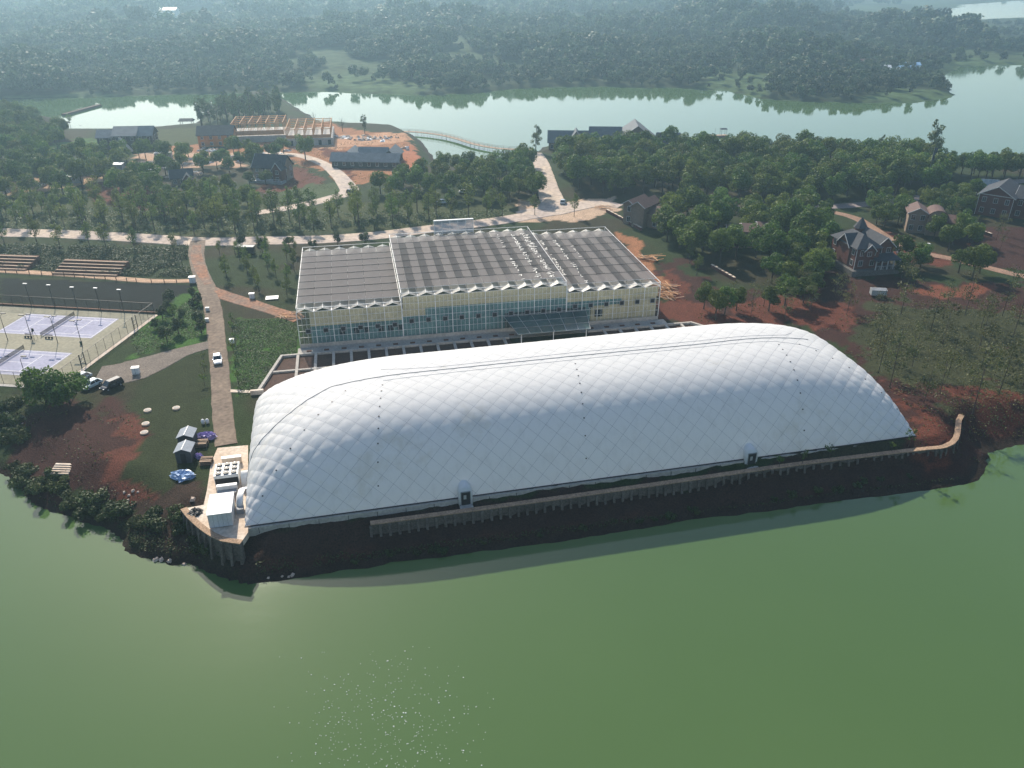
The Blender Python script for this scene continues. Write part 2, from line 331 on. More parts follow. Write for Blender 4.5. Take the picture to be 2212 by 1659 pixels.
# ------------------------------------------------------------------ lake
def water_mat():
    m = bpy.data.materials.new("lake_water"); m.use_nodes = True; nt = m.node_tree; N = nt.nodes; b = N["Principled BSDF"]
    tc = N.new("ShaderNodeTexCoord"); nz = N.new("ShaderNodeTexNoise"); nz.inputs["Scale"].default_value = .018; nz.inputs["Detail"].default_value = 5
    nt.links.new(tc.outputs["Object"], nz.inputs["Vector"])
    mx = N.new("ShaderNodeMix"); mx.data_type = 'RGBA'; mx.inputs[6].default_value = (.052,.100,.030,1); mx.inputs[7].default_value = (.070,.122,.040,1)
    nt.links.new(nz.outputs["Fac"], mx.inputs[0]); nt.links.new(mx.outputs[2], b.inputs["Base Color"])
    mp0 = N.new("ShaderNodeMapping"); mp0.inputs["Scale"].default_value = (.012,.05,1); nt.links.new(tc.outputs["Object"], mp0.inputs[0])
    n0 = N.new("ShaderNodeTexNoise"); n0.inputs["Scale"].default_value = 1; n0.inputs["Detail"].default_value = 5; nt.links.new(mp0.outputs[0], n0.inputs["Vector"])
    r0 = N.new("ShaderNodeMapRange"); r0.inputs[1].default_value = .35; r0.inputs[2].default_value = .7; r0.inputs[3].default_value = .03; r0.inputs[4].default_value = .075
    nt.links.new(n0.outputs["Fac"], r0.inputs[0]); nt.links.new(r0.outputs[0], b.inputs["Roughness"])
    b.inputs["IOR"].default_value = 1.38
    mp = N.new("ShaderNodeMapping"); mp.inputs["Scale"].default_value = (.5,.8,1); nt.links.new(tc.outputs["Object"], mp.inputs[0])
    n2 = N.new("ShaderNodeTexNoise"); n2.inputs["Scale"].default_value = 1.1; n2.inputs["Detail"].default_value = 4; nt.links.new(mp.outputs[0], n2.inputs["Vector"])
    bp = N.new("ShaderNodeBump"); bp.inputs["Strength"].default_value = 1; bp.inputs["Distance"].default_value = .0045
    nt.links.new(n2.outputs["Fac"], bp.inputs["Height"]); nt.links.new(bp.outputs[0], b.inputs["Normal"])
    return m
MB().quad((-3600,-120,0),(3600,-120,0),(3600,4600,0),(-3600,4600,0)).build("lake_water", water_mat(), kind="structure")
# ------------------------------------------------------------------ far shore and hills
far_px = [(-700,222),(-300,219),(-100,214),(60,212),(215,210),(330,205),(450,203),(640,200),(700,198),(800,203),(900,205),(1010,203),(1130,190),(1290,187),(1450,190),(1560,195),(1640,214),(1700,218),(1850,222),
          (1950,224),(2030,216),(2066,207),(2058,192),(2040,180),(2046,163),(2080,143),(2212,141),(2500,138),(2900,130)]
FR = rough(xy(far_px, 0), 2.5, 9.0, 21)
FAR = FR + [(3400, 900), (3400, 4500), (-3400, 4500), (-3400, 700)]
FP = [xy([(2016,38),(2060,22),(2110,9),(2212,2),(2420,-8),(2440,30),(2212,37),(2100,42)], 0), xy([(1962,36),(1990,32),(2012,33),(2008,38),(1968,40)], 0), xy([(1974,27),(2000,24),(2002,28),(1978,30)], 0)]
def far_height(x, y):
    x = np.asarray(x, float); y = np.asarray(y, float)
    ins = inside(x, y, FAR); d = segdist(x, y, FR, False)
    for p in FP: ins ^= inside(x, y, p); d = np.minimum(d, segdist(x, y, p))
    h = fbm(x*.0035+3, y*.0035, 61, 4); h2 = fbm(x*.0012, y*.0012+9, 71, 3)
    z = 2.2*ss(d/14) + ss((d-25)/220)*(h*16) + ss((d-250)/900)*(h2*38)
    z = z*(.10+.90*ss((620-x)/330))
    return np.where(ins, z, -2*ss(d/6)), ins, d
fx = np.concatenate([np.arange(-3400,-700,60), np.arange(-700,900,9), np.arange(900,3420,60)])
fy = np.concatenate([np.arange(500,820,6), np.arange(820,1500,14), np.arange(1500,4520,50)])
X, Y = np.meshgrid(fx, fy, indexing='ij'); Z, INS, _d = far_height(X, Y)
fields = [xy(p, 2) for p in ([(1495,184),(1560,165),(1640,158),(1665,175),(1650,206),(1560,191)], [(1840,212),(1930,195),(2060,190),(2062,207),(1960,220)], [(2020,160),(2050,128),(2212,112),(2320,112),(2320,140),(2212,140),(2080,142)],
          [(640,165),(760,155),(960,190),(880,200),(680,193)], [(0,205),(150,200),(330,201),(200,208),(0,211)])]
mf = mat("hill_cover", (.1,.1,.1), .95, .3, .02, .0, spec=.05, attr="Col", detail=6)
me, used = gridmesh("hills", X, Y, Z, mf, keep=Z > -1.8)
xf, yf = X.ravel()[used], Y.ravel()[used]
C = np.tile(np.array((.030,.042,.020)), (len(xf), 1))
for p in fields:
    m_ = inside(xf + (fbm(xf*.03, yf*.03, 3)-.5)*14, yf + (fbm(xf*.03, yf*.03, 4)-.5)*14, p); C[m_] = (.055,.088,.036)
clr = (fbm(xf*.012, yf*.012, 91) > .60) & (yf > 640); C[clr] = (.045,.066,.028)
C *= (.7+.6*fbm(xf*.12, yf*.12, 43))[:, None]
vcol(me, "Col", C); obj("hills", me, kind="structure")
def far_z(u, v):
    z = 2.0
    for _ in range(6): p = at(u, v, z); z = max(0, float(far_height(np.array([p.x]), np.array([p.y]))[0][0]))
    return Vector((p.x, p.y, z))
# ------------------------------------------------------------------ haze
hz = MB().box(-4200, -200, -3.2, 4200, 5200, 92).build("haze", None, kind="stuff")
hm = bpy.data.materials.new("haze_air"); hm.use_nodes = True; nt = hm.node_tree
nt.nodes.remove(nt.nodes["Principled BSDF"]); pv = nt.nodes.new("ShaderNodeVolumePrincipled")
pv.inputs["Color"].default_value = (.52,.81,1.0,1); pv.inputs["Density"].default_value = .00031; pv.inputs["Anisotropy"].default_value = .55
nt.links.new(pv.outputs[0], nt.nodes["Material Output"].inputs["Volume"]); hz.data.materials.append(hm)
# ------------------------------------------------------------------ roads and paths
def smooth_path(pts, step=2.0):
    P = [Vector((p[0], p[1])) for p in pts]; P = [P[0]*2-P[1]] + P + [P[-1]*2-P[-2]]; out = []
    for i in range(1, len(P)-2):
        n = max(1, int((P[i+1]-P[i]).length/step))
        for k in range(n):
            t = k/n; a, b, c, d = P[i-1], P[i], P[i+1], P[i+2]
            out.append(.5*((2*b)+(c-a)*t+(2*a-5*b+4*c-d)*t*t+(3*b-a-3*c+d)*t**3))
    return out + [P[-2]]
ROADS = []
def road(name, px, w, material, lift=.09, edge=.12, seed=1, pts=None):
    pts = smooth_path(pts or [tuple(at(u, v)[:2]) for u, v in px]); w = w if isinstance(w, (list, tuple)) else [w, w]
    ROADS.append(([tuple(p) for p in pts], max(w)/2)); r = np.random.default_rng(seed); m = MB(); V = []; n = len(pts)
    for i, p in enumerate(pts):
        d = (pts[min(i+1, n-1)]-pts[max(i-1, 0)]).normalized(); q = Vector((-d.y, d.x))
        f = i/(n-1)*(len(w)-1); k = min(int(f), len(w)-2); ww = (w[k]+(w[k+1]-w[k])*(f-k))/2
        a = p+q*(ww+r.normal()*edge*.5); b = p-q*(ww+r.normal()*edge*.5)
        z = max(G(p.x, p.y), .3)+lift
        V.append([(a.x+q.x*.3, a.y+q.y*.3, z-.22), (a.x, a.y, z), (p.x, p.y, z+.03), (b.x, b.y, z), (b.x-q.x*.3, b.y-q.y*.3, z-.22)])
    for i in range(n-1):
        for k in range(4): m.quad(V[i][k], V[i+1][k], V[i+1][k+1], V[i][k+1])
    return m.build(name, material, kind="structure")
m_pave = mat("pale_road", (.47,.375,.29), .9, .2, .12, .01, col2=(.38,.31,.27)); m_dirt = mat("dirt_road", (.20,.152,.112), .95, .25, .18, .02, col2=(.15,.112,.085))
m_orange = mat("orange_dirt", (.26,.125,.07), .95, .3, .2, .02, col2=(.2,.14,.105)); m_grav = mat("gravel", (.17,.14,.115), .95, .3, .4, .02)
road("road", [(-160,492),(0,502),(120,505),(300,514),(430,522),(560,520),(700,517),(820,508),(935,494),(1040,482),(1120,470),(1180,456)], 8.0, m_pave, seed=2)
road("road", [(1155,325),(1168,350),(1178,385),(1188,420),(1195,445),(1180,462)], [5,7,8,10], m_pave, lift=.11, seed=3)
road("road", [(1130,466),(1200,452),(1290,440),(1340,446)], [10,13,9,5], m_pave, lift=.13, seed=4)
road("dirt_track", [(428,520),(424,550),(432,585),(448,625),(462,680),(468,740),(475,800),(480,880),(488,962)], [4.6,4.0,4.2,3.9,3.7,3.6,3.6], m_dirt, lift=.12, seed=5)
road("dirt_track", [(452,625),(490,640),(540,655),(590,671),(648,690)], [4,4.4,4,4], m_orange, lift=.10, seed=6)
road("dirt_track", [(426,530),(424,552),(436,588),(450,615)], [2.4,3.2,3.2,2], m_orange, lift=.16, seed=7)
road("gravel_yard", [(462,742),(390,762),(330,785),(270,805),(210,812)], [4,5,8,11,9], m_grav, lift=.08, seed=8)
road("path", [(1780,455),(1850,472),(1920,515),(1990,545),(2060,560),(2140,580),(2212,597),(2340,620)], 3.6, mat("earth_path", (.26,.16,.11), .95, .25, .3), lift=.08, seed=9)
road("path", [(1545,440),(1600,448),(1640,452),(1800,446),(1900,438),(1975,428),(2060,412),(2150,396),(2300,385)], 5.5, mat("grey_lane", (.23,.19,.185), .9, .2, .3), lift=.08, seed=10)
road("path", [(1625,455),(1645,470),(1655,490),(1650,512)], 4, m_grav, lift=.10, seed=11)
road("dirt_track", [(560,330),(640,335),(690,350),(722,370),(745,395),(752,415),(700,432),(620,450),(540,462)], [4,5,5,6,7,6,5], m_pave, lift=.1, seed=12)
road("dirt_track", [(300,352),(380,345),(470,340),(560,331)], 4, m_pave, lift=.1, seed=13)
road("dirt_track", [(-60,412),(60,402),(150,388),(240,372),(300,355)], 5, m_orange, lift=.1, seed=14)
MB().bar(at(138,249,.3), at(215,228,.3), 3, 1.6).build("dyke", M["soil"], kind="structure")
# ------------------------------------------------------------------ vegetation
def leaf_cloud(P, N, size, r, aspect=.7):
    """quads at points P facing roughly along N"""
    n = len(P); N = N + r.normal(size=(n, 3))*.55; N /= np.linalg.norm(N, axis=1)[:, None]+1e-9
    a = np.cross(N, r.normal(size=(n, 3))); a /= np.linalg.norm(a, axis=1)[:, None]+1e-9; b = np.cross(N, a)
    s = (size*(.6+.8*r.random(n)))[:, None]*.5; a = a*s; b = b*s*aspect
    V = np.stack([P-a-b*.6, P+a*.2-b, P+a+b*.5, P-a*.3+b], 1).reshape(-1, 3)
    return V, np.arange(n*4).reshape(n, 4)
def crown_mesh(name, material, lobes, n, size, seed, shell=(.72, 1.02)):
    r = np.random.default_rng(seed); lobes = np.array(lobes, float); w = lobes[:, 3]**2; pick = r.choice(len(lobes), n, p=w/w.sum())
    d = r.normal(size=(n, 3)); d /= np.linalg.norm(d, axis=1)[:, None]
    P = lobes[pick, :3] + d*(lobes[pick, 3]*(shell[0]+(shell[1]-shell[0])*r.random(n)))[:, None]*np.array([1, 1, .85])
    V, Fq = leaf_cloud(P, d, np.full(n, size), r)
    me = npmesh(name, V, Fq, material)
    tone = np.clip(r.normal(.5, .22, n) + (r.random(len(lobes))-.5)[pick]*.5, 0, 1)
    a = me.attributes.new("leaf", 'FLOAT', 'POINT'); a.data.foreach_set("value", np.repeat(tone, 4).astype(np.float32))
    return me
def lobes_round(r, R, zc, rz, n, lr):
    out = [(0, 0, zc, R*.62)]
    for k in range(n):
        th = r.random()*6.283; ph = math.acos(1-1.75*r.random())
        out.append((R*.68*math.cos(th)*math.sin(ph), R*.68*math.sin(th)*math.sin(ph), zc+rz*.68*math.cos(ph), lr*R*(.75+.5*r.random())))
    return out
def trunk_mesh(name, h, r0, seed, branches=5, top=None, spread=.35, bare=False):
    r = random.Random(seed); m = MB(); top = top or h; lean = (r.uniform(-.03, .03)*h, r.uniform(-.03, .03)*h)
    m.tube([(0,0,-.3),(lean[0]*.3,lean[1]*.3,h*.4),(lean[0],lean[1],top)], [r0*1.25, r0, r0*.35], 6)
    for k in range(branches):
        z0 = h*r.uniform(.35, .75); a = r.random()*6.283+k*2.4; L = h*spread*r.uniform(.7, 1.2)
        p0 = (lean[0]*z0/h, lean[1]*z0/h, z0); p1 = (p0[0]+math.cos(a)*L*.5, p0[1]+math.sin(a)*L*.5, z0+L*.55); p2 = (p0[0]+math.cos(a)*L*.8, p0[1]+math.sin(a)*L*.8, z0+L*1.15)
        m.tube([p0, p1, p2], [r0*.5, r0*.3, r0*.1], 4)
        if bare:
            for j in range(4):
                b = a+r.uniform(-1, 1); q = Vector(p1).lerp(Vector(p2), r.random()); l2 = L*.5
                m.tube([q, q+Vector((math.cos(b)*l2*.4, math.sin(b)*l2*.4, l2*.8))], [r0*.14, r0*.05], 3)
    return m.mesh(name, M["bark"])
LM = dict(ever=leafmat("evergreen_leaf", (.034,.074,.013), (.115,.19,.028), .38), young=leafmat("spring_leaf", (.065,.105,.018), (.14,.21,.04), .34),
          shrub=leafmat("shrub_leaf", (.026,.046,.016), (.066,.105,.03)), sparse=leafmat("autumn_leaf", (.06,.07,.026), (.12,.14,.05), .35),
          poplar=leafmat("lake_leaf", (.05,.085,.03), (.11,.16,.06)), far=leafmat("wood_leaf", (.028,.052,.022), (.075,.12,.045), .2, .5), lightbush=leafmat("yellow_leaf", (.12,.15,.02), (.2,.24,.05)))
PROTO = {}
def proto(kind, fn, n):
    PROTO[kind] = [fn(k) for k in range(n)]
def _ever(k):
    r = random.Random(100+k); h = 8.5; R = 3.3+.5*r.random()
    return trunk_mesh("trunk", 5.5, .20, k, 5), crown_mesh("crown", LM["ever"], lobes_round(r, R, 5.6, 3.5, 11, .42), 3200, .42, 200+k)
def _young(k):
    r = random.Random(300+k); L = []
    for i in range(13):
        z = 3.0+5.2*i/12; R = 1.7*math.sin(math.pi*(.12+.8*(i/12)))+.25; a = r.random()*6.28
        L.append((math.cos(a)*R*.55, math.sin(a)*R*.55, z, R*.62))
    return trunk_mesh("trunk", 7.5, .11, 40+k, 6, 8.0, .2), crown_mesh("crown", LM["young"], L, 950, .30, 320+k, (.35, 1.05))
def _ball(k):
    r = random.Random(400+k)
    return trunk_mesh("trunk", 1.8, .10, 60+k, 3), crown_mesh("crown", LM["shrub"], lobes_round(r, 1.5, 2.3, 1.55, 12, .4), 1300, .26, 420+k)
def _sparse(k):
    r = random.Random(500+k); L = [(r.uniform(-1.5,1.5), r.uniform(-1.5,1.5), r.uniform(3, 8.6), r.uniform(.6, 1.3)) for i in range(12)]
    return trunk_mesh("trunk", 8.5, .055, 80+k, 7, 9.2, .2, True), crown_mesh("crown", LM["sparse"], L, 620, .24, 520+k, (.1, 1.1))
def _poplar(k):
    r = random.Random(600+k); L = []
    for i in range(16):
        z = 3.5+9*i/15; R = 2.4*math.sin(math.pi*(.15+.78*(i/15)))+.3; a = r.random()*6.28
        L.append((math.cos(a)*R*.7, math.sin(a)*R*.7, z, R*.5))
    return trunk_mesh("trunk", 11, .2, 90+k, 7, 12, .2), crown_mesh("crown", LM["poplar"], L, 1500, .42, 620+k, (.5, 1.05))
def _bare(k): return trunk_mesh("trunk", 8, .16, 120+k, 10, 8.5, .3, True), None
def _bush(k):
    r = random.Random(700+k); L = [(r.uniform(-1,1), r.uniform(-1,1), r.uniform(.2,.9), r.uniform(.45,.85)) for i in range(9)]
    return None, crown_mesh("crown", LM["shrub"], L, 900, .26, 720+k, (.6, 1.05))
def _sapling(k):
    r = random.Random(800+k); L = [(r.uniform(-.6,.6), r.uniform(-.6,.6), r.uniform(1.7,3.4), r.uniform(.25,.5)) for i in range(8)]
    return trunk_mesh("trunk", 2.8, .045, 150+k, 5, 3.2, .25), crown_mesh("crown", LM["ever"], L, 110, .24, 820+k, (.2, 1.1))
for kd, fn, n in (("ever", _ever, 6), ("young", _young, 6), ("ball", _ball, 4), ("sparse", _sparse, 5), ("poplar", _poplar, 4), ("bare", _bare, 3), ("bush", _bush, 4), ("sapling", _sapling, 3)): proto(kd, fn, n)
TREES = []
def plant(kind, p, s, label, group, name="tree", cat="tree", k=None, lightcrown=None):
    r = random; tr, cr = PROTO[kind][r.randrange(len(PROTO[kind])) if k is None else k]
    if kind in ("bush",):
        o = obj(name, cr, None, p, r.random()*6.28, label, cat, group); o.scale = (s*r.uniform(.9,1.2), s*r.uniform(.9,1.2), s*r.uniform(.8,1.1)); return o
    e = thing(name, label, cat, p, r.random()*6.28, group); e.scale = (s*r.uniform(.92,1.08), s*r.uniform(.92,1.08), s*r.uniform(.9,1.12))
    obj("trunk", tr, e)
    if cr: obj("crown", cr, e)
    TREES.append((p[0], p[1])); return e
BLOCK = []          # (polyline/point, radius) kept free of trees
def blocked(x, y):
    for pts, w in ROADS:
        if segdist(np.array([x]), np.array([y]), pts, False)[0] < w+.8: return True
    return any(math.hypot(x-a, y-b) < r for a, b, r in BLOCK)
def scatter(poly, gap, kind, smin, smax, label, group, name="tree", cat="tree", seed=1, limit=400, own=None, marks=()):
    P = xy(poly); r = random.Random(seed); xs_ = [p[0] for p in P]; ys_ = [p[1] for p in P]; own = [] if own is None else own; cnt = 0
    for _ in range(6000):
        x = r.uniform(min(xs_), max(xs_)); y = r.uniform(min(ys_), max(ys_))
        if not bool(inside(np.array([x]), np.array([y]), P)[0]): continue
        if any((x-a)**2+(y-b)**2 < gap*gap for a, b in own) or blocked(x, y): continue
        z = G(x, y)
        if z < .6: continue
        own.append((x, y)); sc = r.uniform(smin, smax); f = (sc-smin)/(smax-smin+1e-9); lab = label
        if marks:
            best = min(marks, key=lambda q: (at(q[0], q[1]).x-x)**2+(at(q[0], q[1]).y-y)**2); lab = ("small ", "mid-sized ", "tall ")[min(2, int(f*3))]+label+" "+best[2]
        plant(kind, (x, y, z-.05), sc, lab, group, name, cat); cnt += 1
        if cnt >= limit: break
    return own
def veg():
    W = []
    scatter([(1205,350),(1300,338),(1500,338),(1800,347),(2000,357),(2060,374),(2000,425),(1900,440),(1780,440),(1650,445),(1560,440),(1480,432),(1400,425),(1335,420),(1250,412),(1208,390)], 6.5, "ever", 1.05, 1.5,
        "round evergreen in the lakeside wood", "evergreens of the lakeside wood", "evergreen_tree", seed=2, limit=290, own=W, marks=[(1230, 350, 'near the lakeside hall'), (1225, 400, 'beside the back road'), (1400, 345, 'behind the lakeside hall'), (1560, 345, 'near the moored boat'), (1700, 345, 'near the shore'), (1850, 350, 'by the leafless shore trees'), (1980, 365, 'below the tall airy tree'), (1330, 410, 'behind the stucco house'), (1450, 420, 'above the tiled stucco roof'), (1600, 435, "at the grey lane's start"), (1750, 430, 'along the grey lane'), (1920, 425, 'where the lane bends'), (1500, 380, "in the wood's heart"), (1700, 385, 'deep in the wood')])
    scatter([(960,372),(1050,372),(1150,350),(1160,400),(1165,435),(1100,440),(1000,432),(900,428),(830,428),(812,418),(880,395)], 6.6, "ever", .85, 1.15,
        "round evergreen of the inlet grove", "evergreens of the inlet grove", "evergreen_tree", seed=3, own=W, marks=[(830, 425, 'near the courtyard house'), (900, 425, 'behind the clipped bushes'), (960, 380, "at the inlet's edge"), (1040, 380, 'overlooking the inlet'), (1140, 355, "near the footbridge's end"), (1150, 420, 'beside the back road'), (1030, 430, 'by the parked white car')])
    scatter([(1440,475),(1540,470),(1640,478),(1770,468),(1790,500),(1782,545),(1700,575),(1640,585),(1600,560),(1530,580),(1480,560),(1420,515)], 6.4, "ever", .95, 1.35,
        "evergreen of the belt", "evergreens among the houses", "evergreen_tree", seed=4, own=W, marks=[(1440, 490, 'beside the tiled stucco house'), (1540, 475, 'behind the hidden house'), (1640, 490, 'by the gravel path'), (1770, 480, 'behind the brick house'), (1780, 540, 'against the brick house'), (1690, 570, 'above the red earth'), (1500, 560, 'near the capped wall')])
    scatter([(2062,372),(2212,378),(2330,388),(2330,398),(2212,392),(2090,386)], 4.5, "ever", .9, 1.25, "tall dark tree in the row along the shore behind the brick villa", "shore trees behind the villa", "shore_tree", seed=5, own=W)
    scatter([(1860,440),(1960,445),(2080,430),(2100,455),(2060,480),(1960,470),(1880,465)], 7, "ever", .7, 1.0, "small evergreen standing near the stucco house and grey lane", "evergreens by the stucco house", "evergreen_tree", seed=6, own=W)
    scatter([(-60,400),(40,372),(120,355),(232,350),(245,392),(150,420),(0,436),(-60,440)], 7.5, "ever", .95, 1.3, "dark evergreen of the grove", "evergreens by the site sheds", "evergreen_tree", seed=7, own=W, marks=[(0, 420, 'beside the sand track'), (40, 380, 'near the pond thicket'), (140, 360, 'before the pond'), (230, 355, 'next to the dark house'), (220, 390, 'by the site stores'), (120, 410, 'round the white cabin')])
    scatter([(245,400),(330,398),(335,430),(255,432)], 6.5, "ever", .9, 1.2, "dark evergreen in the clump on the red earth mound", "evergreens on the red mound", "evergreen_tree", seed=8, own=W)
    scatter([(345,372),(500,352),(560,352),(560,366),(500,372),(350,388)], 7, "ever", .75, 1.0, "slim evergreen in the line through the building site", "evergreens through the building site", "evergreen_tree", seed=9, own=W)
    scatter([(330,440),(470,425),(560,432),(555,462),(430,468),(340,465)], 7, "ever", .75, 1.05, "evergreen in the clump below the gabled cottage", "evergreens below the cottage", "evergreen_tree", seed=10, own=W)
    for u, v, s in ((613,332,.9),(660,345,1.15),(540,402,.7),(575,400,.7)): p = g(u, v); plant("ever", p, s, "single round evergreen beside the curving sand road", "single evergreens by the sand road", "evergreen_tree")
    scatter([(-60,250),(0,243),(80,262),(95,290),(150,300),(120,330),(0,362),(-60,370)], 6.5, "ever", .8, 1.2, "tree of the pond thicket", "trees on the pond bank", "pond_tree", seed=11, own=W, marks=[(0, 250, "at the water's edge"), (90, 270, 'by the small pond'), (130, 310, 'on the bright grass'), (0, 350, "at the thicket's near side")])
    scatter([(432,276),(520,266),(600,255),(606,238),(560,238),(440,262)], 5.0, "poplar", .85, 1.15, "tall pale poplar in the clump beside the timber frame", "poplars beside the timber frame", "poplar_tree", seed=12, own=W)
    W2 = []
    for poly, sd, lim, lab in (([(1690,585),(1790,572),(1800,608),(1730,628),(1660,615)], 51, 9, "evergreen on the bank left of the brick house"), ([(1870,470),(1960,478),(1965,500),(1900,505)], 52, 6, "evergreen behind the brick house's spire"),
                               ([(2010,520),(2075,500),(2110,530),(2060,552)], 53, 7, "evergreen in front of the arched stucco house"), ([(2060,440),(2110,430),(2105,470),(2070,475)], 54, 5, "evergreen beside the brick villa's gable"), ([(1930,560),(1990,565),(1990,600),(1940,600)], 55, 4, "evergreen below the white picket fence")):
        scatter(poly, 5.0, "ever", .65, 1.0, lab, lab+" group", "villa_tree", seed=sd, limit=lim, own=W)
    scatter([(500,335),(560,322),(610,330),(600,345),(540,352)], 6, "ever", .6, .95, "evergreen between the timber building and the gabled cottage", "evergreens by the timber building", "evergreen_tree", seed=43, limit=9, own=W)
    scatter([(240,345),(330,338),(430,335),(430,346),(330,352),(250,360)], 7, "ever", .7, 1.0, "evergreen in front of the dark pond house", "evergreens before the pond house", "evergreen_tree", seed=44, limit=10, own=W)
    scatter([(1215,385),(1340,405),(1480,425),(1640,435),(1640,420),(1480,405),(1340,385),(1225,365)], 14, "young", .95, 1.3, "yellow-green tree standing out among the evergreens of the lakeside wood", "yellow-green trees of the wood", "young_tree", seed=41, limit=14)
    scatter([(1400,332),(1560,332),(1900,345),(1900,352),(1560,342),(1400,340)], 11, "poplar", .6, .85, "pale slim tree rising at the lakeside wood's shore edge", "slim trees at the wood's edge", "slim_tree", seed=42, limit=14)
    scatter([(-60,445),(300,452),(560,456),(700,468),(800,455),(1000,462),(1100,456),(1110,464),(930,482),(820,496),(560,506),(430,506),(100,497),(-60,492)], 5.4, "young", .9, 1.4,
        "slender yellow-green tree", "young trees behind the pale road", "young_tree", seed=13, limit=150, own=W2, marks=[(0, 470, "at the strip's far end"), (130, 480, 'opposite the stepped terraces'), (280, 480, 'below the red mound'), (430, 480, 'opposite the dirt track'), (560, 480, 'below the gabled cottage'), (680, 480, "below the sand road's bend"), (790, 470, 'near the dark car'), (900, 470, 'below the inlet grove'), (1010, 465, 'behind the louvred screen'), (1100, 460, 'near the paved junction')])
    scatter([(-60,448),(300,455),(560,458),(700,470),(800,458),(1000,465),(1100,458),(1110,464),(930,482),(820,496),(560,506),(430,506),(100,497),(-60,492)], 5.2, "ball", .8, 1.3,
        "clipped round bush", "clipped bushes behind the pale road", "round_bush", "bush", seed=14, limit=110, own=W2, marks=[(0, 470, "at the strip's far end"), (200, 480, 'opposite the stepped terraces'), (430, 480, 'opposite the dirt track'), (600, 480, 'below the gabled cottage'), (790, 470, 'near the dark car'), (900, 470, 'below the inlet grove'), (1010, 465, 'behind the louvred screen')])
    scatter([(-20,530),(200,531),(420,541),(425,550),(200,541),(-20,540)], 7.5, "young", .8, 1.1, "leafy tree lining the near side of the pale road", "trees along the near kerb", "young_tree", seed=15)
    scatter([(520,532),(640,530),(800,522),(820,526),(640,545),(520,548)], 8, "ball", .9, 1.2, "clipped round bush on the verge behind the greenhouse", "bushes behind the greenhouse", "round_bush", "bush", seed=16)
    scatter([(470,545),(640,545),(640,640),(560,640),(480,600)], 6, "young", .55, .85, "young tree in the dark plot beside the greenhouse", "young trees in the greenhouse plot", "young_tree", seed=17, limit=40)
    scatter([(360,650),(430,640),(445,720),(440,745),(370,745),(330,720)], 4.5, "ball", .7, 1.3, "round shrub on the grass slope beside the tennis courts", "shrubs on the court slope", "round_bush", "bush", seed=18, limit=26)
    scatter([(430,640),(446,700),(452,800),(458,950),(448,950),(440,800),(432,700)], 5, "sapling", .7, 1.1, "thin roadside sapling on the left verge of the dirt track", "saplings along the dirt track", "sapling", seed=19, limit=26)
    scatter([(500,690),(520,800),(525,850),(510,850),(505,780)], 5, "sapling", .8, 1.2, "thin sapling between the dirt track and the dome", "saplings between track and dome", "sapling", seed=20, limit=14)
    scatter([(1840,690),(2000,660),(2330,700),(2330,880),(2100,900),(1960,870),(1880,810)], 6.5, "sparse", 1.0, 1.5, "thin plantation tree", "thin trees of the red slope plantation", "plantation_tree", seed=21, limit=27, marks=[(1850, 700, 'near the covered trailer'), (1900, 800, "close to the dome's end"), (2000, 870, 'above the curved wall end'), (2150, 880, 'above the far bay'), (2050, 700, 'on the upper red patch'), (2200, 720, 'below the earth path'), (2050, 780, 'amid the slope grass'), (2200, 800, "at the grass's far side")])
    scatter([(1560,650),(1700,640),(1800,640),(1840,680),(1760,700),(1620,690)], 7.5, "sparse", .7, 1.0, "thin bare-looking tree on the red earth beside the brick house", "thin trees beside the brick house", "plantation_tree", seed=22, limit=20)
    scatter([(2000,470),(2070,500),(2200,560),(2330,560),(2330,500),(2150,500)], 8, "sparse", .6, .9, "thin tree on the red earth below the brick villa", "thin trees below the villa", "plantation_tree", seed=23, limit=20)
    for u, v, s in ((1660,672,.75),(1695,660,.85),(1735,655,.75),(1758,640,.7),(1545,690,.85),(1565,680,.8),(1520,668,.75),(1590,672,.7)): plant("ever", g(u, v), s, "evergreen tree standing on the red earth between greenhouse and brick house", "evergreens on the red earth", "evergreen_tree")
    for u, v, s in ((2070,590,.8),(2100,600,1.0),(2115,590,.9)): plant("ever", g(u, v), s, "broad evergreen beside the sloping earth path", "evergreens beside the earth path", "evergreen_tree")
    for u, v, s in ((1945,600,.85),(1965,610,.75)): plant("ball", g(u, v), s*1.5, "dark bush beside the brick house steps", "bushes by the brick house steps", "round_bush", "bush")
    for u, v, s in ((1505,595,.7),(1490,570,.75),(1495,555,.6),(1318,428,.75),(1240,468,.8),(1085,468,1.0),(1155,465,.8)): plant("young", g(u, v), s*1.1, "yellow-green tree at the edge of the paved junction or lane", "yellow-green trees by the lanes", "young_tree")
    plant("poplar", g(1157,330), 1.05, "feathery tall tree beside the lakeside hall", None, "lakeside_tree", k=1); plant("poplar", g(2003,368), 1.45, "tall airy tree rising above the wood against the lake", None, "lakeside_tree", k=2)
    plant("poplar", g(788,288), .7, "leafy tree at the start of the footbridge", None, "lakeside_tree", k=3); plant("young", g(152,272), .9, "small dark tree on the pond's edge", None, "pond_tree", k=2)
    for u, v, s in ((715,283,.75),(740,284,.85),(680,270,.7),(1722,340,.8),(1815,345,1.0),(1908,342,1.0)): plant("bare", g(u, v), s, "leafless tree standing against the bright lake", "leafless trees along the shore", "bare_tree")
    # tennis corner
    plant("ever", g(152,872, -2.4), 1.15, "large broad tree in front of the tennis court corner", None, "broad_tree", k=1); plant("ever", g(100,868, -3.0), 1.1, "dense lower tree leaning on the court's near fence", None, "broad_tree", k=3)
    plant("young", g(375,690), .55, "bright yellow-topped shrub on the court slope", None, "yellow_shrub", "shrub")
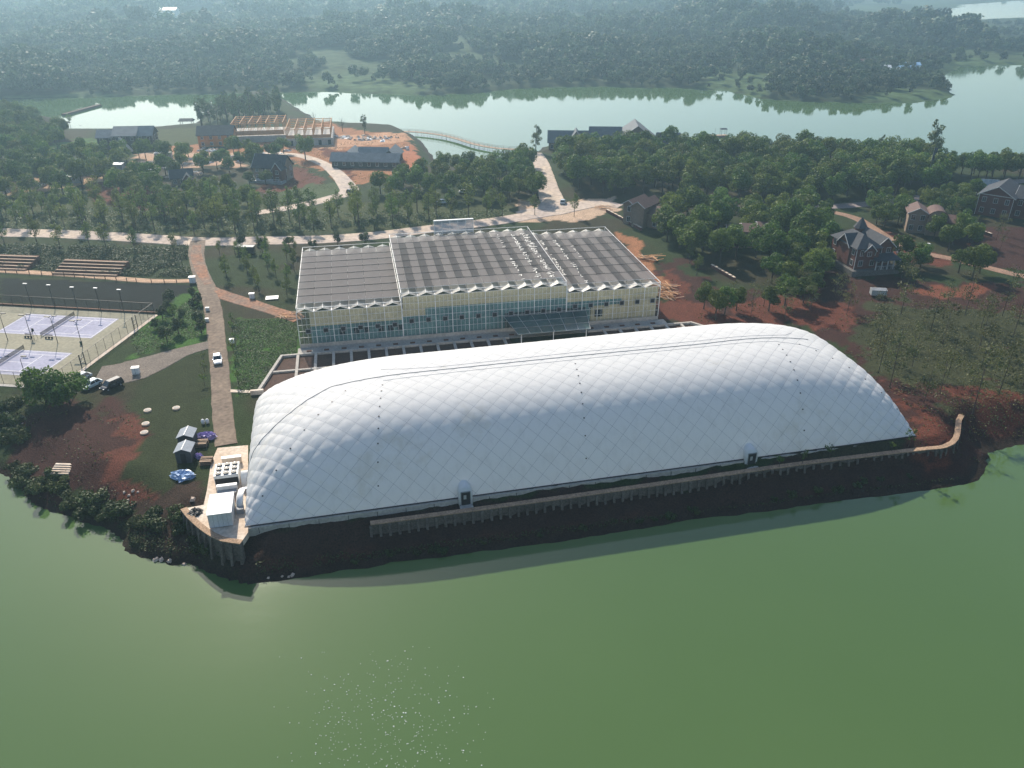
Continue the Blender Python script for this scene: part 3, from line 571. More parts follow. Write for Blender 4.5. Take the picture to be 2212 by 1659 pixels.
    # saplings on the dome terrace
    for s, n, h in ((90.5,-2.6,1.0),(95.0,-2.6,1.0),(100.5,-2.3,1.1),(116.5,-2.4,1.3),(113,-2.6,.8)):
        x, y = dome_xy(s, n); plant("sapling", (x, y, G(x, y)), h, "sapling growing on the terrace against the dome's long side", "saplings on the dome terrace", "sapling")
    # bank bushes along the left shore
    rr = random.Random(31); sh = [at(u, v, 1.0) for u, v in ((0,1015),(60,1050),(120,1085),(190,1105),(240,1120),(300,1135),(350,1150),(400,1165),(450,1190),(490,1210))]
    for si, (a, b) in enumerate(zip(sh, sh[1:])):
        n = int((b-a).length/1.5)
        for k in range(n):
            q = a.lerp(b, (k+rr.random())/n) + Vector((rr.uniform(-1.0,1.0), rr.uniform(-.6,2.4), 0)); z = G(q.x, q.y)
            if z > .35: plant("bush", (q.x, q.y, z-.15), (bs := rr.uniform(.8,1.6)), ("low", "mid-sized", "large")[min(2, int((bs-.8)/.27))]+" dark bush on the lake bank "+("near the scrub below the courts","left of the pale steps","under the pale steps","below the red earth","below the red earth's bright patch","below the pale stones","under the lawn's end","beside the curved pad wall","at the foot of the pad wall")[si], "bushes on the left bank", "bank_bush", "bush")
    for k in range(26):
        s = rr.uniform(-2, 128); x, y = dome_xy(s, -rr.uniform(6.2, 7.3)); z = G(x, y)
        if z > .3: plant("bush", (x, y, z-.2), rr.uniform(.35,.7), "low bush on the bank under the ribbed retaining wall", "bushes under the ribbed wall", "bank_bush", "bush")
    for k in range(24):
        vv = rr.uniform(868, 1000); q = at(rr.uniform(-10, 60), vv); plant("bush", (q.x, q.y, G(q.x, q.y)-.1), (bs := rr.uniform(.7, 1.4)), ("small","large")[bs > 1.05]+" scrubby bush "+("just below the court kerb","beside the red earth","above the lake bank")[min(2, int((vv-868)/44))], "scrub below the courts", "bank_bush", "bush")
# ---- uncountable low growth, each one object
def ground_growth(name, polys, n, size, material, seed, label, hgt=.5, clump=.7):
    r = np.random.default_rng(seed); P = []
    polys = [xy(p) for p in polys]; areas = [abs(sum(p[i][0]*p[(i+1)%len(p)][1]-p[(i+1)%len(p)][0]*p[i][1] for i in range(len(p))))/2 for p in polys]
    for p, a in zip(polys, areas):
        k = int(n*a/sum(areas)*2.2); x0 = [q[0] for q in p]; y0 = [q[1] for q in p]
        x = r.uniform(min(x0), max(x0), k*2); y = r.uniform(min(y0), max(y0), k*2); m_ = inside(x, y, p)
        m_ &= fbm(x*.25, y*.25, seed) > clump*.7
        x, y = x[m_], y[m_]
        for pts, w in ROADS:
            d = segdist(x, y, pts, False); x, y = x[d > w+.2], y[d > w+.2]
        z = near_height(x, y)[0]; P.append(np.stack([x, y, z], 1)[z > .5])
    P = np.concatenate(P)[:n]
    P[:, 2] += r.random(len(P))*hgt*fbm(P[:, 0]*.5, P[:, 1]*.5, seed+5)*1.6
    V, Fq = leaf_cloud(P, np.tile([0, 0, .8], (len(P), 1)), np.full(len(P), size), r)
    me = npmesh(name, V, Fq, material); a = me.attributes.new("leaf", 'FLOAT', 'POINT')
    a.data.foreach_set("value", np.repeat(np.clip(r.normal(.45, .25, len(P)), 0, 1), 4).astype(np.float32))
    obj(name, me, label=label, kind="stuff", cat="plants")
def growth():
    ground_growth("soil_weeds", [[(-20,880),(280,880),(330,1080),(60,1040)], [(1430,600),(1800,620),(1960,620),(2250,640),(2250,960),(1990,960),(1790,740),(1500,700)], [(500,300),(880,290),(880,400),(560,420)]], 9000, .32, LM["sparse"], 57, "scattered weeds on the bare red earth", .4, .72)
    ground_growth("ground_cover_plants", [[(-20,532),(418,535),(418,600),(-20,588)], [(470,540),(640,540),(640,660),(590,655),(490,620)]], 26000, .38, LM["shrub"], 51, "low dark shrubs covering the plots below the pale road", 1.3, .45)
    ground_growth("verge_plants", [[(-60,445),(560,456),(1100,455),(1120,464),(930,486),(560,508),(-60,496)], [(560,410),(690,400),(740,405),(735,425),(560,450)]], 20000, .4, LM["poplar"], 52, "short weeds under the street trees", .5, .5)
    ground_growth("grass_tufts", [[(500,690),(645,690),(640,765),(590,800),(545,850),(515,860)], [(280,730),(420,640),(448,745),(300,770)], [(300,800),(450,760),(460,960),(440,1060),(330,1080),(290,880)]], 26000, .22, LM["poplar"], 53, "short grass on the lawns beside the dirt track", .18, .3)
    ground_growth("slope_weeds", [[(1840,690),(2000,650),(2330,690),(2330,900),(2100,910),(1960,880)], [(1560,560),(1780,540),(1800,640),(1560,660)]], 9000, .3, LM["sparse"], 54, "thin weeds on the red slope plantation", .4, .55)
    ground_growth("bank_weeds", [[(545,1180),(1100,1110),(2110,985),(2150,1020),(1100,1170),(545,1250)], [(60,1030),(300,1100),(480,1190),(480,1240),(270,1180),(60,1065)]], 16000, .3, LM["shrub"], 55, "weeds on the dark earth bank above the water", .5, .45)
# ---- the far woods read as one mass: instances of a few crowns
def far_woods():
    rr = np.random.default_rng(77); protos = bpy.data.collections.new("far_wood_crowns")
    for k in range(5):
        r = random.Random(900+k); h = 1.0+.3*r.random()
        me = crown_mesh("far_crown", LM["far"], lobes_round(r, 3.2, 4.0*h, 3.6*h, 9, .42), 420, .95, 910+k, (.6, 1.03))
        o = bpy.data.objects.new("far_crown", me); protos.objects.link(o)
    P = []
    for (y0, y1, gap, sc) in ((530,900,5.2,1.0),(900,1500,8.5,1.5),(1500,2600,16,2.5),(2600,4300,34,4.2)):
        hw = lambda y: y*.78+80
        n = int((y1-y0)*(hw(y0)+hw(y1))/(gap*gap))
        y = rr.uniform(y0, y1, n); x = rr.uniform(-1, 1, n)*hw(y1)*1.0; k = np.abs(x) < hw(y); x, y = x[k], y[k]
        z, ins, d = far_height(x, y); m_ = ins & (d > 3) & (z > .5)
        for p in fields: m_ &= ~(inside(x, y, p) & (rr.random(len(x)) < .86))
        m_ &= ~((fbm(x*.012, y*.012, 91) > .60) & (y > 640))
        x, y, z = x[m_], y[m_], z[m_]; tall = 1+.9*ss((fbm(x*.008, y*.008, 95)-.45)/.2)
        tall = np.where((x > 500) & (y > 900), .55, tall); P.append(np.stack([x, y, z-.3, sc*tall*rr.uniform(.45, 1.35, len(x))*(.75+.25*ss(d[m_]/40))], 1))
    P = np.concatenate(P)
    me = bpy.data.meshes.new("woods"); me.vertices.add(len(P)); me.vertices.foreach_set("co", P[:, :3].astype(np.float32).ravel())
    a = me.attributes.new("size", 'FLOAT', 'POINT'); a.data.foreach_set("value", P[:, 3].astype(np.float32))
    a = me.attributes.new("turn", 'FLOAT', 'POINT'); a.data.foreach_set("value", rr.uniform(0, 6.28, len(P)).astype(np.float32))
    a = me.attributes.new("pick", 'INT', 'POINT'); a.data.foreach_set("value", rr.integers(0, 5, len(P)).astype(np.int32))
    o = obj("woods", me, kind="stuff", label="hazy green woods covering the hills beyond the lake", cat="woods")
    ng = bpy.data.node_groups.new("woods_growth", 'GeometryNodeTree'); ng.interface.new_socket("Geometry", in_out='INPUT', socket_type='NodeSocketGeometry'); ng.interface.new_socket("Geometry", in_out='OUTPUT', socket_type='NodeSocketGeometry')
    N = ng.nodes; gi = N.new("NodeGroupInput"); go = N.new("NodeGroupOutput"); ip = N.new("GeometryNodeInstanceOnPoints"); ci = N.new("GeometryNodeCollectionInfo")
    ci.inputs[0].default_value = protos; ci.inputs["Separate Children"].default_value = True; ci.inputs["Reset Children"].default_value = True
    def na(name, t): q = N.new("GeometryNodeInputNamedAttribute"); q.data_type = t; q.inputs[0].default_value = name; return q.outputs[0]
    cx = N.new("ShaderNodeCombineXYZ"); L = ng.links
    L.new(gi.outputs[0], ip.inputs["Points"]); L.new(ci.outputs[0], ip.inputs["Instance"]); ip.inputs["Pick Instance"].default_value = True
    L.new(na("pick", 'INT'), ip.inputs["Instance Index"]); L.new(na("turn", 'FLOAT'), cx.inputs[2]); L.new(cx.outputs[0], ip.inputs["Rotation"]); L.new(na("size", 'FLOAT'), ip.inputs["Scale"])
    L.new(ip.outputs[0], go.inputs[0]); o.modifiers.new("growth", 'NODES').node_group = ng
    print("woods", len(P))
far_woods()
# ------------------------------------------------------------------ the air dome
DW, DH = 41.57, 13.04
def dome_z(s, t):
    prof = np.clip(1-np.abs(t)**3.28, 0, 1)**(1/1.19)
    d = np.clip(1-np.minimum(s, DL-s)/29.71, 0, 1)
    return DH*prof*np.clip(1-d**2.11, 0, 1)**(1/2.76)
def dome():
    root = thing("air_dome", "long white quilted air-supported dome beside the green lake", "dome", (DA.x, DA.y, 5.0), DROT)
    ns, nt_ = 560, 260
    # rows spaced by arc length
    def arc_param(xs_, zs_, n):
        L = np.concatenate([[0], np.cumsum(np.hypot(np.diff(xs_), np.diff(zs_)))]); q = np.linspace(0, L[-1], n); return np.interp(q, L, xs_), q
    f = np.linspace(0, 1, 6001); fs = (.5-.5*np.cos(f*np.pi))*DL; ft = -np.cos(f*np.pi)
    s, sig = arc_param(fs, dome_z(fs, 0), ns); t, tau = arc_param(ft*DW/2, dome_z(DL/2, ft), nt_); t = t/(DW/2); tau = tau-tau[-1]/2
    S, T = np.meshgrid(s, t, indexing='ij'); SG, TA = np.meshgrid(sig, tau, indexing='ij')
    P0 = np.stack([S, (T*.5+.5)*DW, dome_z(S, T)], -1)
    du = np.gradient(P0, axis=0); dv = np.gradient(P0, axis=1); N = np.cross(du, dv); N /= np.linalg.norm(N, axis=-1, keepdims=True)+1e-9
    p = 3.3; A_ = (SG+TA)/p; B_ = (SG-TA)/p
    q = (np.abs(np.sin(np.pi*A_))*np.abs(np.sin(np.pi*B_)))**.6
    endn = np.maximum(ss((30-SG)/24), ss((SG-(sig[-1]-26))/22))
    amp = .04 + .10*endn + .012*ss((np.abs(TA)-10)/12)
    rel = np.minimum(np.minimum(SG, sig[-1]-SG), np.minimum(TA-tau[0], tau[-1]-TA)); amp = amp*ss(rel/1.2)
    wr = (fbm(SG*.9, TA*.9, 5, 3)-.5)*.10*(.25+endn)
    P = P0 + N*(amp*q + wr*ss(rel/1.5))[..., None]
    m_mem = bpy.data.materials.new("dome_membrane"); m_mem.use_nodes = True; nt = m_mem.node_tree; NN = nt.nodes; b = NN["Principled BSDF"]
    tc = NN.new("ShaderNodeTexCoord"); nz = NN.new("ShaderNodeTexNoise"); nz.inputs["Scale"].default_value = .09; nz.inputs["Detail"].default_value = 8; nz.inputs["Roughness"].default_value = .7; nt.links.new(tc.outputs["Object"], nz.inputs["Vector"])
    rp = NN.new("ShaderNodeValToRGB"); rp.color_ramp.elements[0].position = .58; rp.color_ramp.elements[0].color = (.87,.87,.86,1); rp.color_ramp.elements[1].position = .82; rp.color_ramp.elements[1].color = (.66,.63,.54,1)
    nt.links.new(nz.outputs["Fac"], rp.inputs[0]); mps = NN.new("ShaderNodeMapping"); mps.inputs["Scale"].default_value = (.9,.9,.07); nt.links.new(tc.outputs["Object"], mps.inputs[0]); nst = NN.new("ShaderNodeTexNoise"); nst.inputs["Scale"].default_value = 1.0; nst.inputs["Detail"].default_value = 5; nt.links.new(mps.outputs[0], nst.inputs["Vector"])
    mst = NN.new("ShaderNodeMapRange"); mst.inputs[1].default_value = .5; mst.inputs[2].default_value = .8; mst.inputs[3].default_value = 1.0; mst.inputs[4].default_value = .86; nt.links.new(nst.outputs["Fac"], mst.inputs[0])
    mum = NN.new("ShaderNodeMix"); mum.data_type = 'RGBA'; mum.blend_type = 'MULTIPLY'; mum.inputs[0].default_value = 1; nt.links.new(rp.outputs[0], mum.inputs[6]); nt.links.new(mst.outputs[0], mum.inputs[7]); nt.links.new(mum.outputs[2], b.inputs["Base Color"]); b.inputs["Roughness"].default_value = .65; b.inputs["Specular IOR Level"].default_value = .2; tl = NN.new("ShaderNodeBsdfTranslucent"); nt.links.new(rp.outputs[0], tl.inputs[0]); mxs = NN.new("ShaderNodeMixShader"); mxs.inputs[0].default_value = .36; nt.links.new(b.outputs[0], mxs.inputs[1]); nt.links.new(tl.outputs[0], mxs.inputs[2]); nt.links.new(mxs.outputs[0], NN["Material Output"].inputs[0])
    me, _ = gridmesh("membrane", P[..., 0], P[..., 1], P[..., 2], m_mem); obj("membrane", me, root)
    def surf(sg, ta, lift=.03):
        i = np.interp(sg, sig, np.arange(ns)); j = np.interp(ta, tau, np.arange(nt_)); i0 = np.minimum(i.astype(int), ns-2); j0 = np.minimum(j.astype(int), nt_-2); a = (i-i0)[:, None]; c = (j-j0)[:, None]
        bl = lambda Q: (Q[i0, j0]*(1-a)+Q[i0+1, j0]*a)*(1-c)+(Q[i0, j0+1]*(1-a)+Q[i0+1, j0+1]*a)*c
        return bl(P)+bl(N)*lift, bl(N)
    # net cables in the valleys
    V = []; Fq = []; o = 0
    for sgn in (1, -1):
        k0 = int(math.floor((0-26)/p)); k1 = int(math.ceil((sig[-1]+26)/p))
        for k in range(k0, k1+1):
            ta = np.arange(tau[0]+.1, tau[-1]-.1, .45); sg = k*p - sgn*ta; mk = (sg > .2) & (sg < sig[-1]-.2)
            if mk.sum() < 3: continue
            Q, Nn = surf(sg[mk], ta[mk], .035); d = np.gradient(Q, axis=0); w = np.cross(Nn, d); w /= np.linalg.norm(w, axis=1)[:, None]+1e-9
            a1 = Q-w*.016; a2 = Q+w*.016; n = len(Q); V.append(np.stack([a1, a2], 1).reshape(-1, 3)); i = np.arange(n-1)*2+o
            Fq.append(np.stack([i, i+2, i+3, i+1], 1)); o += 2*n
    me = npmesh("cable_net", np.concatenate(V), np.concatenate(Fq), mat("net_cable", (.36,.38,.41), .6, .1, 1)); obj("cable_net", me, root, kind="stuff")
    # ridge duct and its two guide lines
    def st(path): return np.array([np.interp(x, s, sig) for x, _ in path]), np.array([np.interp(y, t, tau) for _, y in path])
    def line(name, path, r, material):
        sg, ta = st(path); L = np.concatenate([[0], np.cumsum(np.hypot(np.diff(sg), np.diff(ta)))]); qq = np.arange(0, L[-1], .6)
        Q, _ = surf(np.interp(qq, L, sg), np.interp(qq, L, ta), r*.7); MB().tube([tuple(x) for x in Q], r, 5).build(name, material, root, True)
    md = mat("duct_rubber", (.27,.28,.29), .6, .1, 1); mg2 = mat("guide_line", (.45,.46,.47), .6, .1, 1)
    line("ridge_duct", [(.15,-.55),(.45,-.47),(.9,-.40),(3.6,-.32),(7.9,-.19),(11,-.08),(15,.02),(21,.02),(40,.02),(60,.02),(85,0),(105,.03),(109,.05)], .06, md)
    line("guide_line", [(24,.16),(28,.11),(34,.08),(60,.09),(85,.07),(100,.08),(104,.1),(107,.2)], .03, mg2)
    line("guide_line", [(24,-.06),(40,-.05),(60,-.05),(85,-.06),(100,-.06),(105,-.12),(108,-.2)], .03, mg2)
    # lamp plates seen as dark marks along four ribs
    plate = MB().box(-.11,-.11,-.02,.11,.11,.05).mesh("lamp_plate", M["dark"])
    for sx in (21, 56, 97):
        for k in range(9):
            y = -.93+.10*k
            sg, ta = st([(sx+.35*k, y)]); Q, Nn = surf(sg, ta, .03); o_ = obj("lamp_plate", plate, root, tuple(Q[0])); o_.rotation_euler = Vector(Nn[0]).to_track_quat('Z', 'Y').to_euler()
    for k in range(7):
        sg, ta = st([(3+2.4*k, -.86+.125*k)]); Q, Nn = surf(sg, ta, .03); o_ = obj("lamp_plate", plate, root, tuple(Q[0])); o_.rotation_euler = Vector(Nn[0]).to_track_quat('Z', 'Y').to_euler()
        sg, ta = st([(DL-2-2.2*k, -.80+.115*k)]); Q, Nn = surf(sg, ta, .03); o_ = obj("lamp_plate", plate, root, tuple(Q[0])); o_.rotation_euler = Vector(Nn[0]).to_track_quat('Z', 'Y').to_euler()
    # plinth round the base
    m = MB(); w = .5
    for a, b in (((-w,-w),(DL+w,-w)),((-w,DW+w),(DL+w,DW+w)),((-w,-w),(-w,DW+w)),((DL+w,-w),(DL+w,DW+w))):
        pass
    pl = MB().box(-w,-w,-1.6,DL+w,.25,-.03).build("plinth", M["concrete"], root); MB().box(-w,DW-.25,-1.2,DL+w,DW+w,-.03).build("plinth", M["concrete"], root)
    MB().box(-w,.26,-1.2,.25,DW-.26,-.03).build("plinth", M["concrete"], root); MB().box(DL-.25,.26,-1.2,DL+w,DW-.26,-.03).build("plinth", M["concrete"], root)
    MB().tube([(-.1,-.1,.1),(DL+.1,-.1,.1)], .09, 6).build("edge_clamp", M["dark"], root)
    for k in range(26): MB().bar((2+k*4.6,-.52,-.15),(2+k*4.6,-.52,-1.2),.1,.08).build("drain_pipe", M["dark"], root)
    # two airlock doors on the long side
    for sx in (34.8, 86.0):
        h = MB(); n = 10; rings = []
        for y, sc in ((-.75,1.0),(0,1.0),(1.2,.93),(2.2,.72),(2.9,.3)):
            rings.append([(sx+1.15*sc*math.cos(math.pi*k/n), y, -1.0+(2.2 if y < 3 else 0)*1.0+1.25*math.sin(math.pi*k/n)*sc+(y*.35 if y > 0 else 0)) for k in range(n+1)] + [(sx-1.15*sc, y, -1.0), (sx+1.15*sc, y, -1.0)])
        hood = h.loft(rings).build("door_hood", m_mem, root, True)
        MB().box(sx-.72,-.86,-1.05,sx+.72,-.76,1.55).build("door", M["dark"], hood)
        MB().box(sx-.82,-.9,-1.05,sx-.73,-.74,1.65).box(sx+.73,-.9,-1.05,sx+.82,-.74,1.65).box(sx-.82,-.9,1.56,sx+.82,-.74,1.66).build("door_frame", M["grey"], hood)
        MB().box(sx-.35,-.89,.2,sx+.1,-.87,1.0).build("door_pane", M["steel"], hood)
        MB().box(sx-1.1,-2.0,-1.05,sx+1.1,-.92,-.9).build("door_step", M["concrete"], root)
    MB().loft([[(x0, 12+1.3*math.cos(a*math.pi/8)*sc, .0+2.6*math.sin(a*math.pi/8)*sc) for a in range(9)] for x0, sc in ((-1.1,1),(0,1),(1.0,.9))]).build("side_airlock", m_mem, root, True)
dome()
# ------------------------------------------------------------------ greenhouse
GO = at(650, 752, 5); GE = at(1420, 690, 5); GL = (GE-GO).length; GROT = math.atan2(GE.y-GO.y, GE.x-GO.x)
GX = (GE-GO).normalized(); GY = Vector((-GX.y, GX.x, 0))
def greenhouse():
    root = thing("greenhouse", "long glass greenhouse with grey shade screens over rows of small gables", "greenhouse", (GO.x, GO.y, 5.0), GROT)
    bw = GL/22; blocks = ((0, 6, 8.7, 43, 5, 8, 0), (6, 16, 10.6, 44, 6, 8, 1), (16, 22, 8.7, 45.5, 5, 7, 1))
    mglass = sheer("greenhouse_glazing", (.10,.13,.125), .84, .5, .05); mroof = sheer("roof_glazing", (.36,.35,.32), .35, .3, .3)
    ml = sheer("shade_net", (.165,.15,.145), .2, .1, .9); mdk = sheer("double_shade_net", (.075,.07,.07), .15, .1, .9); wh = M["white"]
    teal = mat("teal_partition", (.22,.42,.41), .6, .15, .25, col2=(.15,.30,.31)); cream = mat("cream_curtain", (.9,.79,.5), .9, .1, .3, col2=(.8,.69,.43))
    pane_n = 0; rest = MB(); npl = 0
    for bi, (i0, i1, he, dep, rows, srow, half) in enumerate(blocks):
        x0, x1 = i0*bw, i1*bw; hr = he+.75; hs = he+1.05
        zr = [1.0+(he-1.0)*k/rows for k in range(rows+1)]
        # frame: posts on the bay lines, mullions, rails
        for i in range(i0, i1+1):
            if bi and i == i0: xx = i*bw+.12
            else: xx = i*bw
            MB().box(xx-.07,-.12,-.1,xx+.07,.02,he).build("post", wh, root)
        mm = MB()
        for i in range(i0, i1):
            for k in range(1, 4): mm.box(i*bw+bw*k/4-.022,-.05,1.0,i*bw+bw*k/4+.022,.02,he)
        mm.build("mullion_set", wh, root, kind="stuff")
        for k in range(1, rows+1): MB().box(x0+.08,-.075,zr[k]-.022,x1-.08,.045,zr[k]+.022).build("rail", wh, root)
        # glass panes
        pm = MB().box(.03,-.025,.04,bw/4-.03,-.008,(he-1.0)/rows-.04).mesh("pane", mglass)
        for i in range(i0, i1):
            for c in range(4):
                for k in range(rows):
                    if bi == 1 or (bi == 0 and npl < 60): obj("pane", pm, root, (i*bw+bw*c/4, 0, zr[k])); npl += bi == 0
                    else: rest.box(i*bw+bw*c/4+.03,-.025,zr[k]+.04,i*bw+bw*(c+1)/4-.03,-.008,zr[k+1]-.04)
        # bay roofs with glazed gable ends
        for i in range(i0, i1):
            a, b_, c = i*bw+.03, (i+.5)*bw, (i+1)*bw-.03
            r = MB().quad((a,.05,he),(b_,.05,hr),(b_,dep,hr),(a,dep,he)).quad((b_,.05,hr),(c,.05,he),(c,dep,he),(b_,dep,hr)).build("roof_bay", mroof, root)
            MB().add([(a,.02,he+.03),(c,.02,he+.03),(b_,.02,hr-.02)], [(0,1,2)]).build("gable_pane", mglass, r)
            MB().bar((a,.0,he),(b_,.0,hr),.05).bar((b_,0,hr),(c,0,he),.05).bar((b_,0,hr+.02),(b_,dep,hr+.02),.06).build("ridge_bar", wh, r)
            MB().bar((c,0.1,he+.02),(c,dep,he+.02),.16,.1).build("gutter", M["steel"], r)
        # outer shade screens, one strip per cable span
        ya, yb = 2.6, dep-3.2
        for j in range(srow):
            y0 = ya+(yb-ya)*j/srow; y1 = ya+(yb-ya)*(j+1)/srow-.12
            for i in range(i0, i1):
                sag = random.uniform(-.03, .03)
                for hh in range(2 if half else 1):
                    w_ = bw/(2 if half else 1); xa = i*bw+hh*w_; dk = half and hh == 1 and (1 <= j <= srow-2 or random.random() < .3) and not (bi == 1 and i < 9 and j == srow-1)
                    z = hs+sag
                    MB().add([(xa+.02,y0,z),(xa+w_-.02,y0,z),(xa+w_-.02,y1,z),(xa+.02,y1,z),(xa+w_/2,(y0+y1)/2,z-.06)], [(0,1,4),(1,2,4),(2,3,4),(3,0,4)]).build("shade_screen", mdk if dk else ml, root)
            MB().tube([(x0,y0-.06,hs+.05),(x1,y0-.06,hs+.05)], .045, 5).build("screen_cable", M["dark"] if j else wh, root)
        MB().tube([(x0,yb,hs+.05),(x1,yb,hs+.05)], .05, 5).build("screen_cable", M["dark"], root)
        for xx in (x0+.1, x1-.1): MB().bar((xx,-.05,hs),(xx,dep,hs),.12).bar((xx,-.05,hs),(xx,-.05,he),.1).bar((xx,dep,hs),(xx,dep,he),.1).build("screen_frame", wh, root)
        MB().bar((x0,-.05,hs-.1),(x1,-.05,hs-.1),.09).bar((x0,dep,hs+.1),(x1,dep,hs+.1),.1).build("screen_frame", wh, root)
        mt = MB()
        for i in range(i0, i1):
            for j in range(srow): mt.bar((i*bw,ya+(yb-ya)*j/srow,he),(i*bw,ya+(yb-ya)*j/srow,hs+.35),.05)
        mt.build("screen_stay_set", M["dark"], root, kind="stuff")
        # side and back walls, floor level sheets
        if bi != 1: xx = x0-.02 if bi == 0 else x1+.02; MB().box(xx-.02,.05,0,xx+.02,dep-.05,he).build("side_wall", mglass, root)
        MB().box(x0+.05,dep,0,x1-.05,dep+.05,he).build("back_wall", mglass, root)
        MB().box(x0-.1*(bi == 0),-.22,-.2,x1,-.13,1.0).build("plinth", M["concrete"], root)
        if bi == 1:
            for xx in (x0+.06, x1-.06): MB().box(xx-.02,.06,8.7,xx+.02,dep-.06,he).build("side_wall", mglass, root)
    rest.build("pane_set", mglass, root, kind="stuff")
    # what shows behind the glass: inner partition with windows, rolled curtains
    p = MB().box(2.6,.8,0,6*bw,1.0,4.9).build("partition", teal, root); p2 = MB().box(6*bw,.8,0,17.6*bw,1.0,7.4).build("partition", teal, root); MB().box(17.61*bw,.7,4.6,19.6*bw,.79,6.1).build("partition", teal, root)
    MB().box(12.2*bw,.5,.2,17.3*bw,.79,4.4).build("entrance_hall", mat("dark_hall", (.05,.085,.09), .4, .2, .3), root)
    for q in (9,12.2,14.5,17.8,20,22.2): MB().box(q,.7,2.2,q+1.2,.79,3.6).build("window", M["glass"], p)
    MB().box(2.7,.4,4.95,6*bw,.5,8.5).build("curtain", cream, root); MB().box(6.1*bw,.4,7.45,16*bw,.5,10.4).build("curtain", cream, root); MB().box(16*bw,.4,6.15,22*bw-.3,.5,8.5).build("curtain", cream, root)
    MB().box(17.65*bw,.8,0,22*bw-.4,.95,6.1).build("curtain", cream, root); MB().box(6*bw+.2,.52,5.6,7.4*bw,.6,7.6).build("curtain", cream, root); MB().box(17.9*bw,.7,1.7,18.4*bw,.79,3.5).build("window", M["glass"], root)
    # exhaust fans, one per bay
    for i in range(22):
        x = i*bw+1.55; z = 3.5 if i < 6 else 4.1 if i < 16 else 4.6
        f = MB().box(x,-.30,z,x+1.15,-.08,z+.09).box(x,-.30,z+1.06,x+1.15,-.08,z+1.15).box(x,-.30,z+.09,x+.09,-.08,z+1.06).box(x+1.06,-.30,z+.09,x+1.15,-.08,z+1.06).build("exhaust_fan", M["grey"], root)
        MB().box(x+.09,-.14,z+.09,x+1.06,-.11,z+1.06).build("fan_housing", M["black"], f)
        bl = MB()
        for k in range(5):
            a = k*1.2566+i; cx, cz = x+.575, z+.575
            bl.add([(cx,-.2,cz),(cx+.42*math.cos(a),-.2,cz+.42*math.sin(a)),(cx+.42*math.cos(a+.6),-.17,cz+.42*math.sin(a+.6))], [(0,1,2)])
        bl.build("fan_blades", M["dark"], f)
        vent = MB().box(x-.2,-2.5,.06,x+.9,-1.9,.22).build("floor_vent", M["rust"], root)
    # scattered white patches over some roof bays
    fl = MB(); r = random.Random(4)
    for i, n, w in ((13.5,26,.5),(14.5,60,1.0),(15.35,90,1.5),(16.5,34,.6),(17.5,34,.6),(18.4,8,.4)):
        for k in range(n):
            y = r.uniform(3, 38); x = i*bw+r.uniform(-.5,.5)*w; z = (10.6 if i < 16 else 8.7)+1.13; L = r.uniform(.3,1.1); a = r.choice((0, 1.57, .2, 1.4))
            fl.add([(x-L*.5*math.cos(a)-.1,y-L*.5*math.sin(a)-.1,z),(x+L*.5*math.cos(a)-.08,y+L*.5*math.sin(a)-.1,z+.03),(x+L*.5*math.cos(a)+.1,y+L*.5*math.sin(a)+.1,z+.05),(x-L*.5*math.cos(a)+.1,y-L*.5*math.sin(a)+.12,z+.02)], [(0,1,2,3)])
    fl.build("white_patches", mat("patch_white", (.85,.83,.76), .7, .1, 1), root, kind="stuff")
    # louvred screen standing at the back of the roof
    L = MB().box(9.2*bw,44.2,10.6,9.2*bw+.15,44.4,14.6).box(12.0*bw,44.2,10.6,12.0*bw+.15,44.4,14.6).box(9.2*bw,44.1,14.6,12*bw+.15,44.9,14.8).build("louvre_screen", wh, root)
    for k in range(4): MB().box(9.2*bw+2.2*(k+1),44.2,10.6,9.2*bw+2.2*(k+1)+.12,44.35,14.6).build("louvre_post", wh, L)
    for k in range(10): MB().add([(9.2*bw+.15,44.25,11.0+.36*k),(12*bw,44.25,11.0+.36*k),(12*bw,44.4,11.22+.36*k),(9.2*bw+.15,44.4,11.22+.36*k)], [(0,1,2,3)]).build("slat", M["steel"], L)
    # paved apron
    MB().box(-.6,-4.0,-.3,GL+1.5,-.23,.055).build("apron", M["concrete"], root)
    # glazed entrance canopy
    c = MB().add([(47,-.35,3.9),(67,-.35,3.9),(65.5,-9.6,3.3),(48.6,-9.6,3.3),(47,-.35,3.98),(67,-.35,3.98),(65.5,-9.6,3.38),(48.6,-9.6,3.38)], [(0,3,2,1),(4,5,6,7),(0,1,5,4),(1,2,6,5),(2,3,7,6),(3,0,4,7)]).build("entrance_canopy", mat("canopy_glass", (.045,.085,.085), .15, .2, .3, spec=.6, col2=(.06,.10,.095)), root)
    for k in range(7):
        f = k/6; MB().bar((47+20*f,-.35,4.03),(48.6+16.9*f,-9.6,3.43),.08).build("canopy_bar", M["steel"], c)
    for k in range(4):
        f = k/3; MB().bar((47+1.6*f,-.35-9.25*f,4.05-.6*f),(67-1.5*f,-.35-9.25*f,4.05-.6*f),.07).build("canopy_bar", M["steel"], c)
    for xx in (49.5, 57, 64.8): MB().tube([(xx,-8.8,0),(xx,-8.8,3.3)], .12, 8).build("canopy_post", wh, c)
    # planting terrace with concrete ribs
    t = thing("planting_terrace", "concrete-ribbed planting beds of brown soil between greenhouse and dome", "planting beds", (GO.x, GO.y, 5.0), GROT)
